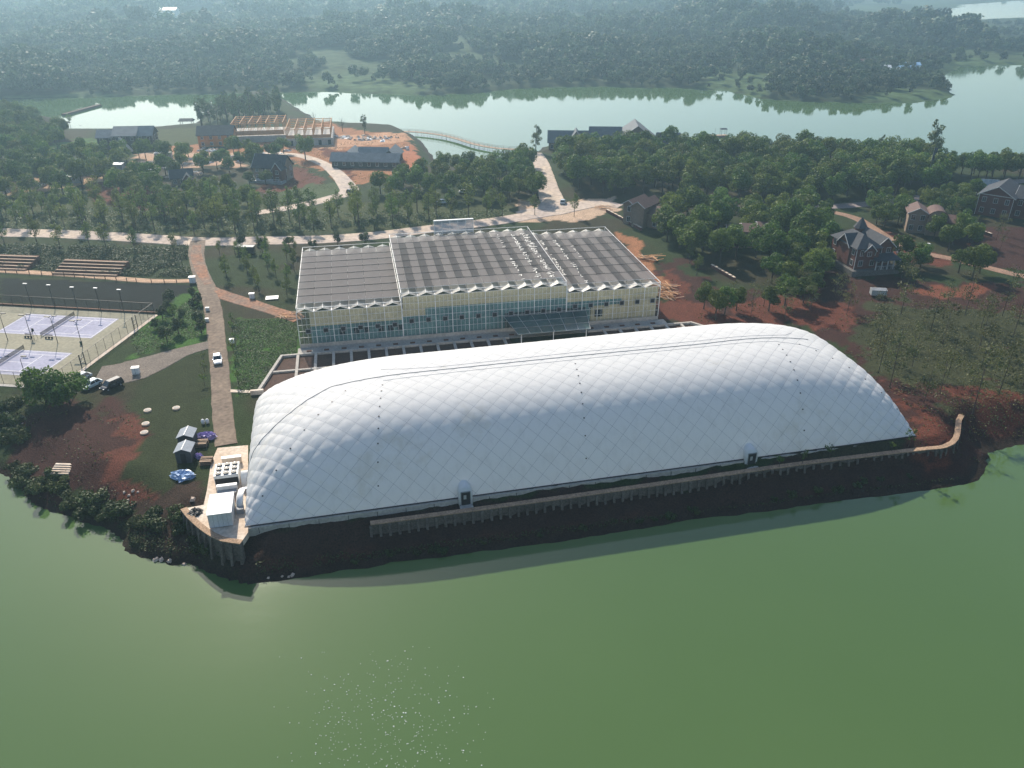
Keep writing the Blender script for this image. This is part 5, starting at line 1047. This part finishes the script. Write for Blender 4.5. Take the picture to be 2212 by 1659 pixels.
# ------------------------------------------------------------------ footbridge, jetty, boat, banner
def waterside():
    px = [(792,284),(850,284),(900,285),(950,291),(985,299),(1020,310),(1060,318),(1100,322),(1150,323)]
    pts = smooth_path([tuple(at(u, v, 1.4)[:2]) for u, v in px], 3.2)
    t = thing("footbridge", "curving timber footbridge with slim railings across the inlet mouth", "bridge", (0,0,0)); L = []
    for i, p in enumerate(pts):
        d = (pts[min(i+1,len(pts)-1)]-pts[max(i-1,0)]).normalized(); L.append((p, Vector((-d.y, d.x))))
    m = MB(); m.loft([[(*(p+q*1.3),1.2),(*(p+q*1.3),1.45),(*(p-q*1.3),1.45),(*(p-q*1.3),1.2)] for p, q in L]); m.build("deck", M["plank"], t)
    for s in (1.2,-1.2):
        MB().tube([(*(p+q*s),2.5) for p, q in L], .05, 4).build("hand_rail", M["plank"], t); MB().tube([(*(p+q*s),2.0) for p, q in L], .035, 4).build("mid_rail", M["plank"], t)
        for p, q in L: a = p+q*s; MB().box(a.x-.07,a.y-.07,-1.5,a.x+.07,a.y+.07,2.55).build("post", M["plank"], t)
    A, B = at(335,290,1), at(430,286,1); t = thing("lake_boardwalk", "straight pale boardwalk with posts along the pond edge", "boardwalk", (0,0,0)); MB().bar((A.x,A.y,1.3),(B.x,B.y,1.3),2.4,.25).build("deck", M["plank"], t)
    for k in range(16): q = A.lerp(B, k/15); MB().box(q.x-.07,q.y+1.1,-1,q.x+.07,q.y+1.24,2.4).build("post", M["plank"], t)
    P = at(405, 272, 1); t = thing("pond_pavilion", "small dark pavilion with curved roof on the pond boardwalk", "pavilion", (P.x,P.y,1.0), .1)
    for x in (-3,3):
        for y in (-2,2): MB().box(x-.12,y-.12,-2,x+.12,y+.12,2.8).build("post", M["bark"], t)
    MB().add([(-4,-3,2.8),(4,-3,2.8),(4,3,2.8),(-4,3,2.8),(-3.6,0,4.1),(3.6,0,4.1)], [(0,1,5,4),(1,2,5),(2,3,4,5),(3,0,4),(3,2,1,0)]).build("roof", M["slate"], t); MB().box(-3.4,-2.4,.2,3.4,2.4,.4).build("floor", M["plank"], t)
    P = at(1556, 296, 0); t = thing("work_boat", "small work boat with dark canopy moored off the wood", "boat", (P.x,P.y,0), .15)
    MB().loft([[(x,-w,.9),(x,-w*.8,-.2),(x,w*.8,-.2),(x,w,.9)] for x, w in ((-4.5,1.2),(-2,1.7),(2,1.7),(4.8,.5))]).build("hull", mat("boat_hull", (.3,.2,.17), .6, .2, 1), t); MB().box(-4.2,-1.3,.9,3.5,1.3,1.05).build("deck", M["plank"], t)
    for x in (0,2.6):
        for y in (-1.1,1.1): MB().box(x-.06,y-.06,1.06,x+.06,y+.06,4.0).build("canopy_post", M["dark"], t)
    MB().add([(-.4,-1.5,4.0),(3,-1.5,4.0),(3,1.5,4.0),(-.4,1.5,4.0),(-.2,0,4.6),(2.8,0,4.6)], [(0,1,5,4),(1,2,5),(2,3,4,5),(3,0,4),(3,2,1,0)]).build("canopy", mat("navy_canvas", (.03,.04,.07), .8), t); MB().cyl(-3.2,0,1.05,4.6,.06,6).build("mast", M["dark"], t)
    P = g(2128, 418); BLOCK.append((P.x, P.y-1, 4)); t = thing("banner_board", "pale blue-grey banner board on posts beside the lane", "sign", (P.x,P.y,P.z), -.25)
    for x in (-3,3): MB().box(x-.1,-.1,0,x+.1,.1,5.4).build("post", M["steel"], t)
    MB().box(-3.6,-.2,2.4,3.6,-.12,5.4).build("panel", mat("banner_print", (.25,.32,.40), .6, .3, .8, col2=(.5,.55,.6)), t)
    P = g(1999, 402); t = thing("flag_pole", "tall pole with hanging dark flag at the lake edge", "flag", (P.x,P.y,P.z)); MB().cyl(0,0,0,15,.1,8,.05).build("pole", M["steel"], t)
    MB().loft([[(.1+.15*math.sin(k),-.02,14.8-k*.7),(1.4+.3*math.sin(k*1.3)-.12*k,.2*math.sin(k),14.6-k*.75),(1.4+.3*math.sin(k*1.3)-.12*k,.2*math.sin(k)+.04,14.6-k*.75),(.1+.15*math.sin(k),.02,14.8-k*.7)] for k in range(9)]).build("flag_cloth", mat("dark_flag", (.05,.06,.08), .8, .3, 1), t)
waterside()
# ------------------------------------------------------------------ retaining walls, pads and equipment
def ribbed_wall(name, label, px, ztop, zbot, spacing, rib_out, m_, lead=0):
    pts = smooth_path([tuple(at(u, v, ztop)[:2]) for u, v in px], spacing); t = thing(name, label, "wall", (0,0,0)); L = []
    for i, p in enumerate(pts):
        d = (pts[min(i+1,len(pts)-1)]-pts[max(i-1,0)]).normalized(); L.append((p, Vector((-d.y, d.x)), d))
    MB().loft([[(*(p+q*.35),zbot),(*(p+q*.35),ztop),(*(p-q*.35),ztop),(*(p-q*.35),zbot)] for p, q, d in L]).build("wall_body", m_, t)
    MB().loft([[(*(p+q*.5),ztop+.004),(*(p+q*.5),ztop+.16),(*(p-q*.5),ztop+.16),(*(p-q*.5),ztop+.004)] for p, q, d in L]).build("coping", M["coping"], t)
    for p, q, d in L:
        w = d*.22; a = p-q*.36
        MB().add([(*(a-w),ztop-.1),(*(a+w),ztop-.1),(*(a+w-q*.25),ztop-.3),(*(a-w-q*.25),ztop-.3),(*(a-w),zbot-.6),(*(a+w),zbot-.6),(*(a+w-q*rib_out),zbot-.6),(*(a-w-q*rib_out),zbot-.6)],
                 [(0,1,2,3),(7,6,5,4),(3,2,6,7),(0,3,7,4),(1,5,6,2),(0,4,5,1)]).build("rib", m_, t)
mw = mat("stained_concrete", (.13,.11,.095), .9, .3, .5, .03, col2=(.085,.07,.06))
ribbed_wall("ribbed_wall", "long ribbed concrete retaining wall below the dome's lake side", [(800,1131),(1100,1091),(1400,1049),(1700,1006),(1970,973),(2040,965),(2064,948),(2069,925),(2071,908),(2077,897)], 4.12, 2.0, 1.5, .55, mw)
ribbed_wall("ribbed_wall", "short curved concrete retaining wall round the equipment pad", [(397,1099),(410,1116),(435,1139),(460,1156),(482,1166),(522,1172)], 5.15, 1.6, 1.3, .8, mw)
def crumple(name, label, p, R, h, material, seed, cat="tarpaulin"):
    n, k = 14, 20; V = []; r = np.random.default_rng(seed)
    th = np.linspace(0, 2*np.pi, k, endpoint=False); m = MB(); rings = []
    for i in range(n):
        f = i/(n-1); rr = R*(1-f**1.6)**.7 if i < n-1 else .03
        rr = R*(1-f**2.2) if i < n-1 else .03; rings.append([(rr*(1+.22*r.normal())*math.cos(a)*(1+.25*math.sin(2*a+seed)), rr*.8*(1+.22*r.normal())*math.sin(a), max(0, h*min(1, f*2.2)*(.55+.45*r.random())*(1 if i else 0))) for a in th])
    m.loft(rings); return m.build(name, material, None, False, loc=p, label=label, cat=cat)
def equipment():
    z = 5.05; pad = xy([(470,968),(536,962),(536,1150),(524,1168),(482,1160),(460,1150),(436,1134),(402,1098),(440,1091),(447,1060),(456,1000)])
    MB().prism(pad, 4.0, z).build("equipment_pad", M["pale"], kind="structure")
    MB().prism(xy([(498,842),(552,845),(552,850),(498,848)]), 4.6, 5.12).build("path", M["pale"], kind="structure")
    # three condenser units with three fans each
    P = at(489.5, 1012.6, z+2.2)
    for k in range(3):
        q = P+NX*((1-k)*1.32); t = thing("condenser_unit", ("rearmost white rooftop-style cooling unit with three black fans on the pad","middle white cooling unit with three black fans on the pad","front white cooling unit with three black fans, next to the white tank")[k], "cooling unit", (q.x,q.y,z), DROT, "cooling units on the pad")
        MB().box(-1.95,-.58,.25,1.95,.58,2.2).build("casing", M["white"], t); MB().box(-1.85,-.61,.35,1.85,-.585,1.6).build("coil_grille", M["dark"], t); MB().box(-1.9,-.5,0,1.9,.5,.24).build("skid", M["grey"], t)
        for x in (-1.25,0,1.25):
            f = MB().cyl(x,0,2.201,2.42,.46,18,.44).build("fan_shroud", M["dark"], t); MB().cyl(x,0,2.421,2.52,.14,10,.08).build("fan_hub", M["steel"], f)
    # white plant housing
    c = at(476, 1087, z+2.7); t = thing("plant_housing", "large white flat-roofed plant housing on the lakeside pad", "plant room", (c.x,c.y,z), DROT)
    MB().box(-1.75,-2.7,.15,1.75,2.7,2.6).build("housing", mat("housing_panel", (.55,.57,.58), .6, .08, .4), t); MB().box(-1.85,-2.8,2.6,1.85,2.8,2.7).build("roof", M["white"], t)
    for k in range(5): MB().box(-1.74+.7*k,-2.73,.2,-1.70+.7*k,-2.701,2.55).build("panel_joint", M["grey"], t)
    MB().box(-1.6,-2.2,-.05,1.6,2.2,.14).build("base_frame", M["dark"], t)
    c = at(489, 1052, z+1.6); t = thing("blower_box", "white and grey blower box behind the plant housing", "blower", (c.x,c.y,z), DROT); MB().box(-1.5,-.9,0,1.5,.2,1.0).build("motor_box", M["grey"], t); MB().box(-1.6,.21,0,1.6,.9,1.7).build("duct_box", M["white"], t)
    c = at(518, 1075, z+1.5); t = thing("air_duct", "tall white air duct rising beside the dome's end", "duct", (c.x,c.y,z), DROT); MB().loft([[(x+.55*math.cos(a*.785), y+.55*math.sin(a*.785)*.8, zz) for a in range(8)] for x, y, zz in ((0,-1.2,0.02),(0,-1.1,1.2),(.1,-.3,2.0),(.4,1.2,2.3),(1.6,2.2,1.8))]).build("duct", M["white"], t, True); MB().box(-.5,-2.4,0,.6,-1.5,.9).build("motor", M["grey"], t)
    t = thing("pipe_rack", "bundle of thin pipes between plant housing and air duct", "pipes", (c.x-1.2,c.y-.6,z), DROT)
    for k in range(4): MB().tube([(k*.22,-2,.3),(k*.22,1.5,.3+.1*k),(k*.22,2.4,.9)], .05, 5).build("pipe", M["steel"] if k % 2 else M["rust"], t)
    c = at(500, 990, z+1.0); t = thing("control_cabinet", "cream control cabinet behind the cooling units", "cabinet", (c.x,c.y,z), DROT); MB().box(-1.6,-.35,.1,1.6,.35,1.3).build("body", M["pale"], t); MB().box(-1.65,-.4,1.3,1.65,.4,1.36).build("lid", M["white"], t)
    # two sheds
    for u, v, lab in ((402,932,"rear of two small grey gabled sheds on the lawn"),(397,963,"front of two small grey gabled sheds, beside the blue tarpaulin")):
        c = at(u, v, 7.7); t = thing("garden_shed", lab, "shed", (c.x,c.y,5), math.radians(6), "grey sheds on the lawn")
        MB().box(-1.3,-1.45,0,1.3,1.45,2.3).add([(-1.3,-1.45,2.3),(1.3,-1.45,2.3),(0,-1.45,2.85),(-1.3,1.45,2.3),(1.3,1.45,2.3),(0,1.45,2.85)], [(0,1,2),(3,5,4)]).build("wall", mat("shed_panel", (.055,.06,.07), .6, .15, .8), t)
        r = MB(); 
        for s in (-1, 1): r.add([(0,-1.65,2.88),(1.5*s,-1.65,2.26),(1.5*s,1.65,2.26),(0,1.65,2.88),(0,-1.65,2.95),(1.5*s,-1.65,2.33),(1.5*s,1.65,2.33),(0,1.65,2.95)], [(0,1,2,3),(7,6,5,4),(0,4,5,1),(1,5,6,2),(2,6,7,3)])
        rf = r.build("roof", mat("shed_sheet", (.26,.29,.33), .5, .1, .6), t); MB().bar((0,-1.66,2.97),(0,1.66,2.97),.12,.05).build("ridge_cap", M["white"], rf)
        MB().box(-.45,-1.5,.05,.45,-1.455,1.95).build("door", M["dark"], t)
    crumple("tarpaulin", "crumpled purple tarpaulin heap beside the dirt track", g(447,946), 1.4, 1.1, M["tarp"], 1); crumple("tarpaulin", "crumpled blue tarpaulin heap before the front shed", g(396,1030), 1.6, 1.0, M["bluetarp"], 2); crumple("tarpaulin", "small violet tarpaulin between shed and pallets", g(430,988), .7, .8, M["tarp"], 3); crumple("tarpaulin", "dark crumpled sheet on the lakeside pad", at(422,1108,z), 1.2, .5, M["dark"], 5)
    for u, v, lab in ((447,1000,"dark pallet stack beside the sheds"),(437,962,"low brown pallet stack behind the sheds")):
        p = g(u, v); t = thing("pallet_stack", lab, "pallets", p, .1)
        for k in range(6):
            for j in range(4): MB().box(-1,-.9+.48*j,.16*k,1,-.6+.48*j,.16*k+.05).build("board", M["plank"] if k % 2 else M["bark"], t)
            MB().box(-1,-.05,.16*k+.051,1,.05,.16*k+.159).build("bearer", M["bark"], t)
    p = g(444, 915); t = thing("white_bags", "two white sacks standing by the dirt track", "sacks", p, .2)
    for x in (-.4,.4): MB().loft([[(x+.33*s*math.cos(a*.785), .28*s*math.sin(a*.785), zz) for a in range(8)] for s, zz in ((.9,0),(1.1,.4),(1.0,.8),(.5,1.0))]).build("sack", M["white"], t, True)
    for u, v in ((319,888),(381,883),(315,917),(312,936)):
        p = g(u, v, .0); t = thing("manhole_cover", "round pale concrete manhole cover set in the lawn", "manhole", p, 0, "manhole covers in the lawn"); MB().cyl(0,0,-.2,.30,.72,24).build("ring", M["pale"], t); MB().cyl(0,0,.301,.34,.5,24).build("lid", M["concrete"], t)
    for u, v, s, lab in ((295,808,1.0,"white utility cabinet on the gravel by the parked cars"),(545,645,.9,"white utility cabinet beside the orange track"),(417,611,1.1,"pale kiosk at the end of the terrace path"),(449,672,.6,"small white box on the left verge of the dirt track"),(502,742,.7,"small white meter box right of the dirt track"),(448,695,.55,"low white box farther down the left verge")):
        p = g(u, v); t = thing("utility_cabinet", lab, "cabinet", p, .15); MB().box(-.7*s,-.5*s,.15,.7*s,.5*s,1.6*s).build("body", M["white"], t); MB().box(-.8*s,-.6*s,1.6*s,.8*s,.6*s,1.68*s).build("lid", M["white"], t); MB().box(-.6*s,-.45*s,0,.6*s,.45*s,.149).build("base", M["concrete"], t); MB().box(-.02*s,-.51*s,.25,.02*s,-.501*s,1.5*s).build("door_seam", M["dark"], t)
    p = g(588, 645); t = thing("white_board", "flat white board lying on the grass beside the orange track", "board", p, .2); MB().box(-1.6,-1.2,.25,1.6,1.2,.33).build("panel", M["white"], t); MB().box(-1.2,-.8,0,1.2,-.6,.249).build("bearer", M["bark"], t); MB().box(-1.2,.6,0,1.2,.8,.249).build("bearer", M["bark"], t)
    # bus-stop style shelter by the road behind the greenhouse plot
    p = g(530, 548); t = thing("garden_shelter", "dark garden shelter with pale roof edge below the pale road", "shelter", p, -.05); MB().box(-3,-1,2.3,3,1,2.45).build("roof", M["grey"], t)
    for x in (-2.8,2.8):
        for y in (-.8,.8): MB().box(x-.08,y-.08,0,x+.08,y+.08,2.29).build("post", M["dark"], t)
    MB().box(-2.6,.7,0,2.6,.76,2.2).build("back_panel", M["dark"], t)
    # lumber heaps
    for u, v, n, L, lab, sd in ((1432,622,34,4.5,"scattered heap of pale timber offcuts beside the greenhouse",1),(1440,640,26,4,"second heap of split timber on the red earth",2),(1405,560,22,5,"line of loose boards along the greenhouse's right side",3),(628,684,20,3.5,"broken boards at the end of the orange track",4),(1310,452,16,4,"loose boards on the paved junction",5)):
        p = g(u, v); t = thing("timber_heap", lab, "timber", p, 0); r = random.Random(sd)
        for k in range(n):
            a = r.uniform(-.9,.9)-.6; x, y, zz = r.uniform(-2.4,2.4), r.uniform(-2,2), r.uniform(.05,.7); l = L*r.uniform(.3,.6)
            MB().bar((x-l*math.cos(a),y-l*math.sin(a),zz),(x+l*math.cos(a),y+l*math.sin(a),zz+r.uniform(-.04,.5)),r.uniform(.12,.3),.07).build("board", M["timber"] if k % 3 else M["plank"], t)
    # building-site rubble
    rr = random.Random(9)
    for i, (u, v, lab) in enumerate(((720,295,"rubble heap at the shore beside the timber frame"),(760,300,"rubble heap between the bridge and the courtyard house"),(800,297,"rubble heap beside the footbridge"),(840,300,"low rubble heap at the inlet's edge"),(560,300,"rubble heap behind the orange house"),(430,352,"long rubble heap in the building site"),(500,345,"bright rubble heap by the sand track"),(350,362,"pale rubble heap below the dark house"),(395,378,"white sheet pile near the small cottage"),(640,322,"rubble heap under the podium wall"),(80,400,"pale heap beside the evergreens"),(585,335,"rubble heap beside the sand road's start"),(690,300,"rubble heap against the podium's corner"),(860,325,"orange rubble heap on the inlet bank"),(300,372,"pale rubble heap near the dark evergreens"),(460,322,"rubble heap below the orange house"),(15,418,"earth heap at the sand track's far end"))):
        p = g(u, v); t = thing("rubble_heap", lab, "rubble", p, rr.random()*6)
        for k in range(16):
            a = rr.random()*6.28; d = rr.random()**.6*5; s = rr.uniform(.7,2.2); w = rr.uniform(.6,2.0)
            x, y = d*math.cos(a)*1.5, d*math.sin(a)
            MB().add([(x-w,y-s*.5,0),(x+w,y-s*.6,0),(x+w*.8,y+s*.5,0),(x-w*.7,y+s*.6,0),(x-w*.5,y-s*.2,rr.uniform(.2,.9)),(x+w*.6,y-s*.3,rr.uniform(.2,.7)),(x+w*.3,y+s*.3,rr.uniform(.3,1.0)),(x-w*.4,y+s*.2,rr.uniform(.3,.9))], [(3,2,1,0),(4,5,6,7),(0,1,5,4),(1,2,6,5),(2,3,7,6),(3,0,4,7)]).build("slab_piece", (M["rubble"], M["white"], M["plank"], M["rubble"])[k % 4], t)
    # stone steps down the left bank
    p = g(142, 1003); t = thing("bank_steps", "short flight of pale steps at the top of the left bank", "steps", p, -.05)
    for k in range(5): MB().box(-1.7,-.5*k-.45,-.6,1.7,-.5*k,.25-.14*k).build("step", M["pale"], t)
    # sun glints on the water, modelled as small white flecks
    r = np.random.default_rng(12); m = MB()
    for k in range(420):
        u = r.normal(835, 95); v = 1400+260*r.beta(1.5, 1.1)+r.normal()*6
        if r.random() < .15: u = r.uniform(650, 1060)
        q = at(u, v, 0); s = r.uniform(.028, .06)*(1.6 if r.random() < .12 else 1)
        a = r.random()*3; m.add([(q.x+s*math.cos(a+i*1.257)*(1.5 if i == 0 else 1), q.y+s*math.sin(a+i*1.257), .035) for i in range(5)]+[(q.x,q.y,.035+s*.6)], [(0,1,5),(1,2,5),(2,3,5),(3,4,5),(4,0,5)])
    m.build("glint_flecks", mat("glint", (.92,.93,.9), .3, .02, 1, spec=.6), kind="stuff", label="scatter of white flecks standing for sun glints on the green lake", cat="glint")
    # rough stones and litter along the banks
    rr = random.Random(14); st = MB().add([(-.5,-.35,0),(.45,-.4,0),(.5,.4,0),(-.4,.45,0),(-.3,-.2,.4),(.3,-.25,.3),(.25,.25,.45),(-.25,.2,.35)], [(3,2,1,0),(4,5,6,7),(0,1,5,4),(1,2,6,5),(2,3,7,6),(3,0,4,7)]).mesh("bank_stone", M["rubble"])
    for k in range(26):
        u, v = ((rr.uniform(330,395), rr.uniform(1195,1216)) if k < 9 else (rr.uniform(560,640), rr.uniform(1215,1240)) if k < 14 else (rr.uniform(10,90), rr.uniform(880,960)) if k < 20 else (rr.uniform(230,420), rr.uniform(1050,1100)))
        p = g(u, v, -.05); o = obj("bank_stone", st, None, p, rr.random()*6, "pale broken stone lying on the dark left bank", "stone", "stones on the left bank"); s = rr.uniform(.4,1.1); o.scale = (s, s, s)
equipment()
# ------------------------------------------------------------------ vehicles
def car(p, rz, label, paint, kind="sedan", group=None):
    t = thing("parked_car" if group != "x" else "car", label, "car", p, rz); h = 1.0 if kind == "sedan" else 1.25; L, W = (4.5, 1.78) if kind == "sedan" else (4.7, 1.85)
    def sec(x, w, zb, zt, r=.1): return [(x,-w+r,zb),(x,-w,zb+r),(x,-w,zt-r),(x,-w+r*1.4,zt),(x,w-r*1.4,zt),(x,w,zt-r),(x,w,zb+r),(x,w-r,zb)]
    hb = .92 if kind == "sedan" else 1.0; w = W/2
    MB().loft([sec(-L/2,w*.86,.38,hb*.82),sec(-L/2+.15,w*.95,.28,hb*.94),sec(-L*.28,w,.24,hb),sec(0,w,.22,hb+.02),sec(L*.22,w,.24,hb),sec(L*.4,w*.97,.26,hb*.86),sec(L/2-.08,w*.88,.34,hb*.72),sec(L/2,w*.78,.42,hb*.6)]).build("body", paint, t, False)
    rz_ = 1.48 if kind == "sedan" else 1.72; f0, f1 = (.24,.07) if kind == "sedan" else (.30,.16); b0, b1 = (-.40,-.27) if kind == "sedan" else (-.47,-.42)
    def ring(x, w_, z): return [(x,-w_,z),(x,w_,z)]
    x0, x1, x2, x3 = L*b0, L*b1, L*f1, L*f0; wa, wb = w*.92, w*.76; zb, zt = hb-.02, rz_
    MB().add([(x0,-wa,zb),(x0,wa,zb),(x3,-wa,zb),(x3,wa,zb),(x1,-wb,zt),(x1,wb,zt),(x2,-wb,zt),(x2,wb,zt)], [(0,4,5,1),(2,3,7,6),(0,2,6,4),(1,5,7,3),(4,6,7,5)]).build("cabin_glass", M["glass"], t)
    MB().add([(x1-.05,-wb-.03,zt+.002),(x1-.05,wb+.03,zt+.002),(x2+.05,wb+.03,zt+.002),(x2+.05,-wb-.03,zt+.002),(x1+.1,-wb+.12,zt+.07),(x1+.1,wb-.12,zt+.07),(x2-.1,wb-.12,zt+.07),(x2-.1,-wb+.12,zt+.07)], [(0,1,2,3),(7,6,5,4),(0,4,5,1),(1,5,6,2),(2,6,7,3),(3,7,4,0)]).build("roof", paint, t)
    for s in (-1, 1):
        for a, b in (((x0,wa,zb),(x1,wb,zt)),((x3,wa,zb),(x2,wb,zt)),((L*-.1,wa*.995,zb),(L*-.1,wb,zt))): MB().bar((a[0],a[1]*s,a[2]),(b[0],b[1]*s,b[2]),.09).build("pillar", paint, t)
        for x in (-L*.3, L*.31):
            wl = MB().add(*(lambda n=16: ([(x+.33*math.cos(k*2*math.pi/n),s*(w-.2),.33+.33*math.sin(k*2*math.pi/n)) for k in range(n)]+[(x+.33*math.cos(k*2*math.pi/n),s*(w+.02),.33+.33*math.sin(k*2*math.pi/n)) for k in range(n)], [tuple(range(n)), tuple(range(n,2*n))]+[(k,(k+1)%n,n+(k+1)%n,n+k) for k in range(n)]))()).build("wheel", M["rubber"], t)
            MB().add([(x+.19*math.cos(k*.785),s*(w+.03),.33+.19*math.sin(k*.785)) for k in range(8)], [tuple(range(8))]).build("rim", M["steel"], wl)
        MB().box(L/2-.22,min(s*w*.5,s*w*.8),hb*.62,L/2-.01,max(s*w*.5,s*w*.8),hb*.75).build("headlight", M["white"], t); MB().box(L*.17,min(s*w,s*(w+.16)),hb+.0,L*.2+.1,max(s*w,s*(w+.16)),hb+.14).build("mirror", paint, t)
    return t
def vehicles():
    wp = mat("white_car_paint", (.8,.82,.83), .25, .02, 1, spec=.6); bp = mat("black_car_paint", (.015,.015,.02), .2, .05, 1, spec=.7); sp = mat("silver_car_paint", (.45,.5,.52), .25, .03, 1, spec=.6); gp = mat("greenish_car_paint", (.62,.72,.72), .25, .03, 1, spec=.6)
    d = at(475,810)-at(468,745); a = math.atan2(-abs(d.y), d.x*1.0)
    p = at(471,782); car((p.x,p.y,5.16), math.atan2(d.y,d.x), "white saloon car driving down the dirt track", wp, "sedan", "x")
    p = at(199,836); car((p.x,p.y,5.1), math.radians(-118), "pale green-white car parked under the broad tree by the courts", gp); p = at(243,838); car((p.x,p.y,5.1), math.radians(-122), "black people carrier with light roof parked beside the pale car", bp, "mpv"); p = at(176,822); car((p.x,p.y,5.1), math.radians(-118), "silver car half hidden behind the broad tree", sp)
    p = at(762,420); car((p.x,p.y,5.15), math.radians(-20), "dark car standing on the sand road near the grove", bp, "mpv")
    for u, v, q, lab, pn in ((957,440,.2,"white car under the grove's left trees",wp),(1004,418,-.1,"white car parked behind the clipped bushes in the grove",wp),(1216,440,1.4,"silver car beside the paved junction",sp)): p = at(u, v); BLOCK.append((p.x,p.y,3)); car((p.x,p.y,5.12), q, lab, pn)
    # small silver covered trailer on the red earth
    p = g(1195*0+1193+702, 640); t = thing("covered_trailer", "small silver covered trailer on the red earth below the brick house", "trailer", p, -.12)
    MB().box(-1.9,-1.0,.55,1.9,1.0,2.0).build("box_body", mat("silver_sheet", (.42,.47,.5), .4, .15, 1, metal=.3), t); MB().add([(-2,-1.1,2.0),(2,-1.1,2.0),(2,1.1,2.0),(-2,1.1,2.0),(-1.9,0,2.35),(1.9,0,2.35)], [(0,1,5,4),(1,2,5),(2,3,4,5),(3,0,4),(3,2,1,0)]).build("cover", M["grey"], t)
    MB().box(-.03,-1.03,.6,.03,-1.001,1.98).build("door_seam", M["dark"], t); MB().bar((1.9,0,.6),(3.0,0,.5),.1).build("tow_bar", M["dark"], t)
    for x in (-.5,.5):
        for s in (-1,1): MB().tube([(x,s*.85,.32),(x,s*1.05,.32)], .32, 12).build("wheel", M["rubber"], t)
vehicles()
veg(); growth()
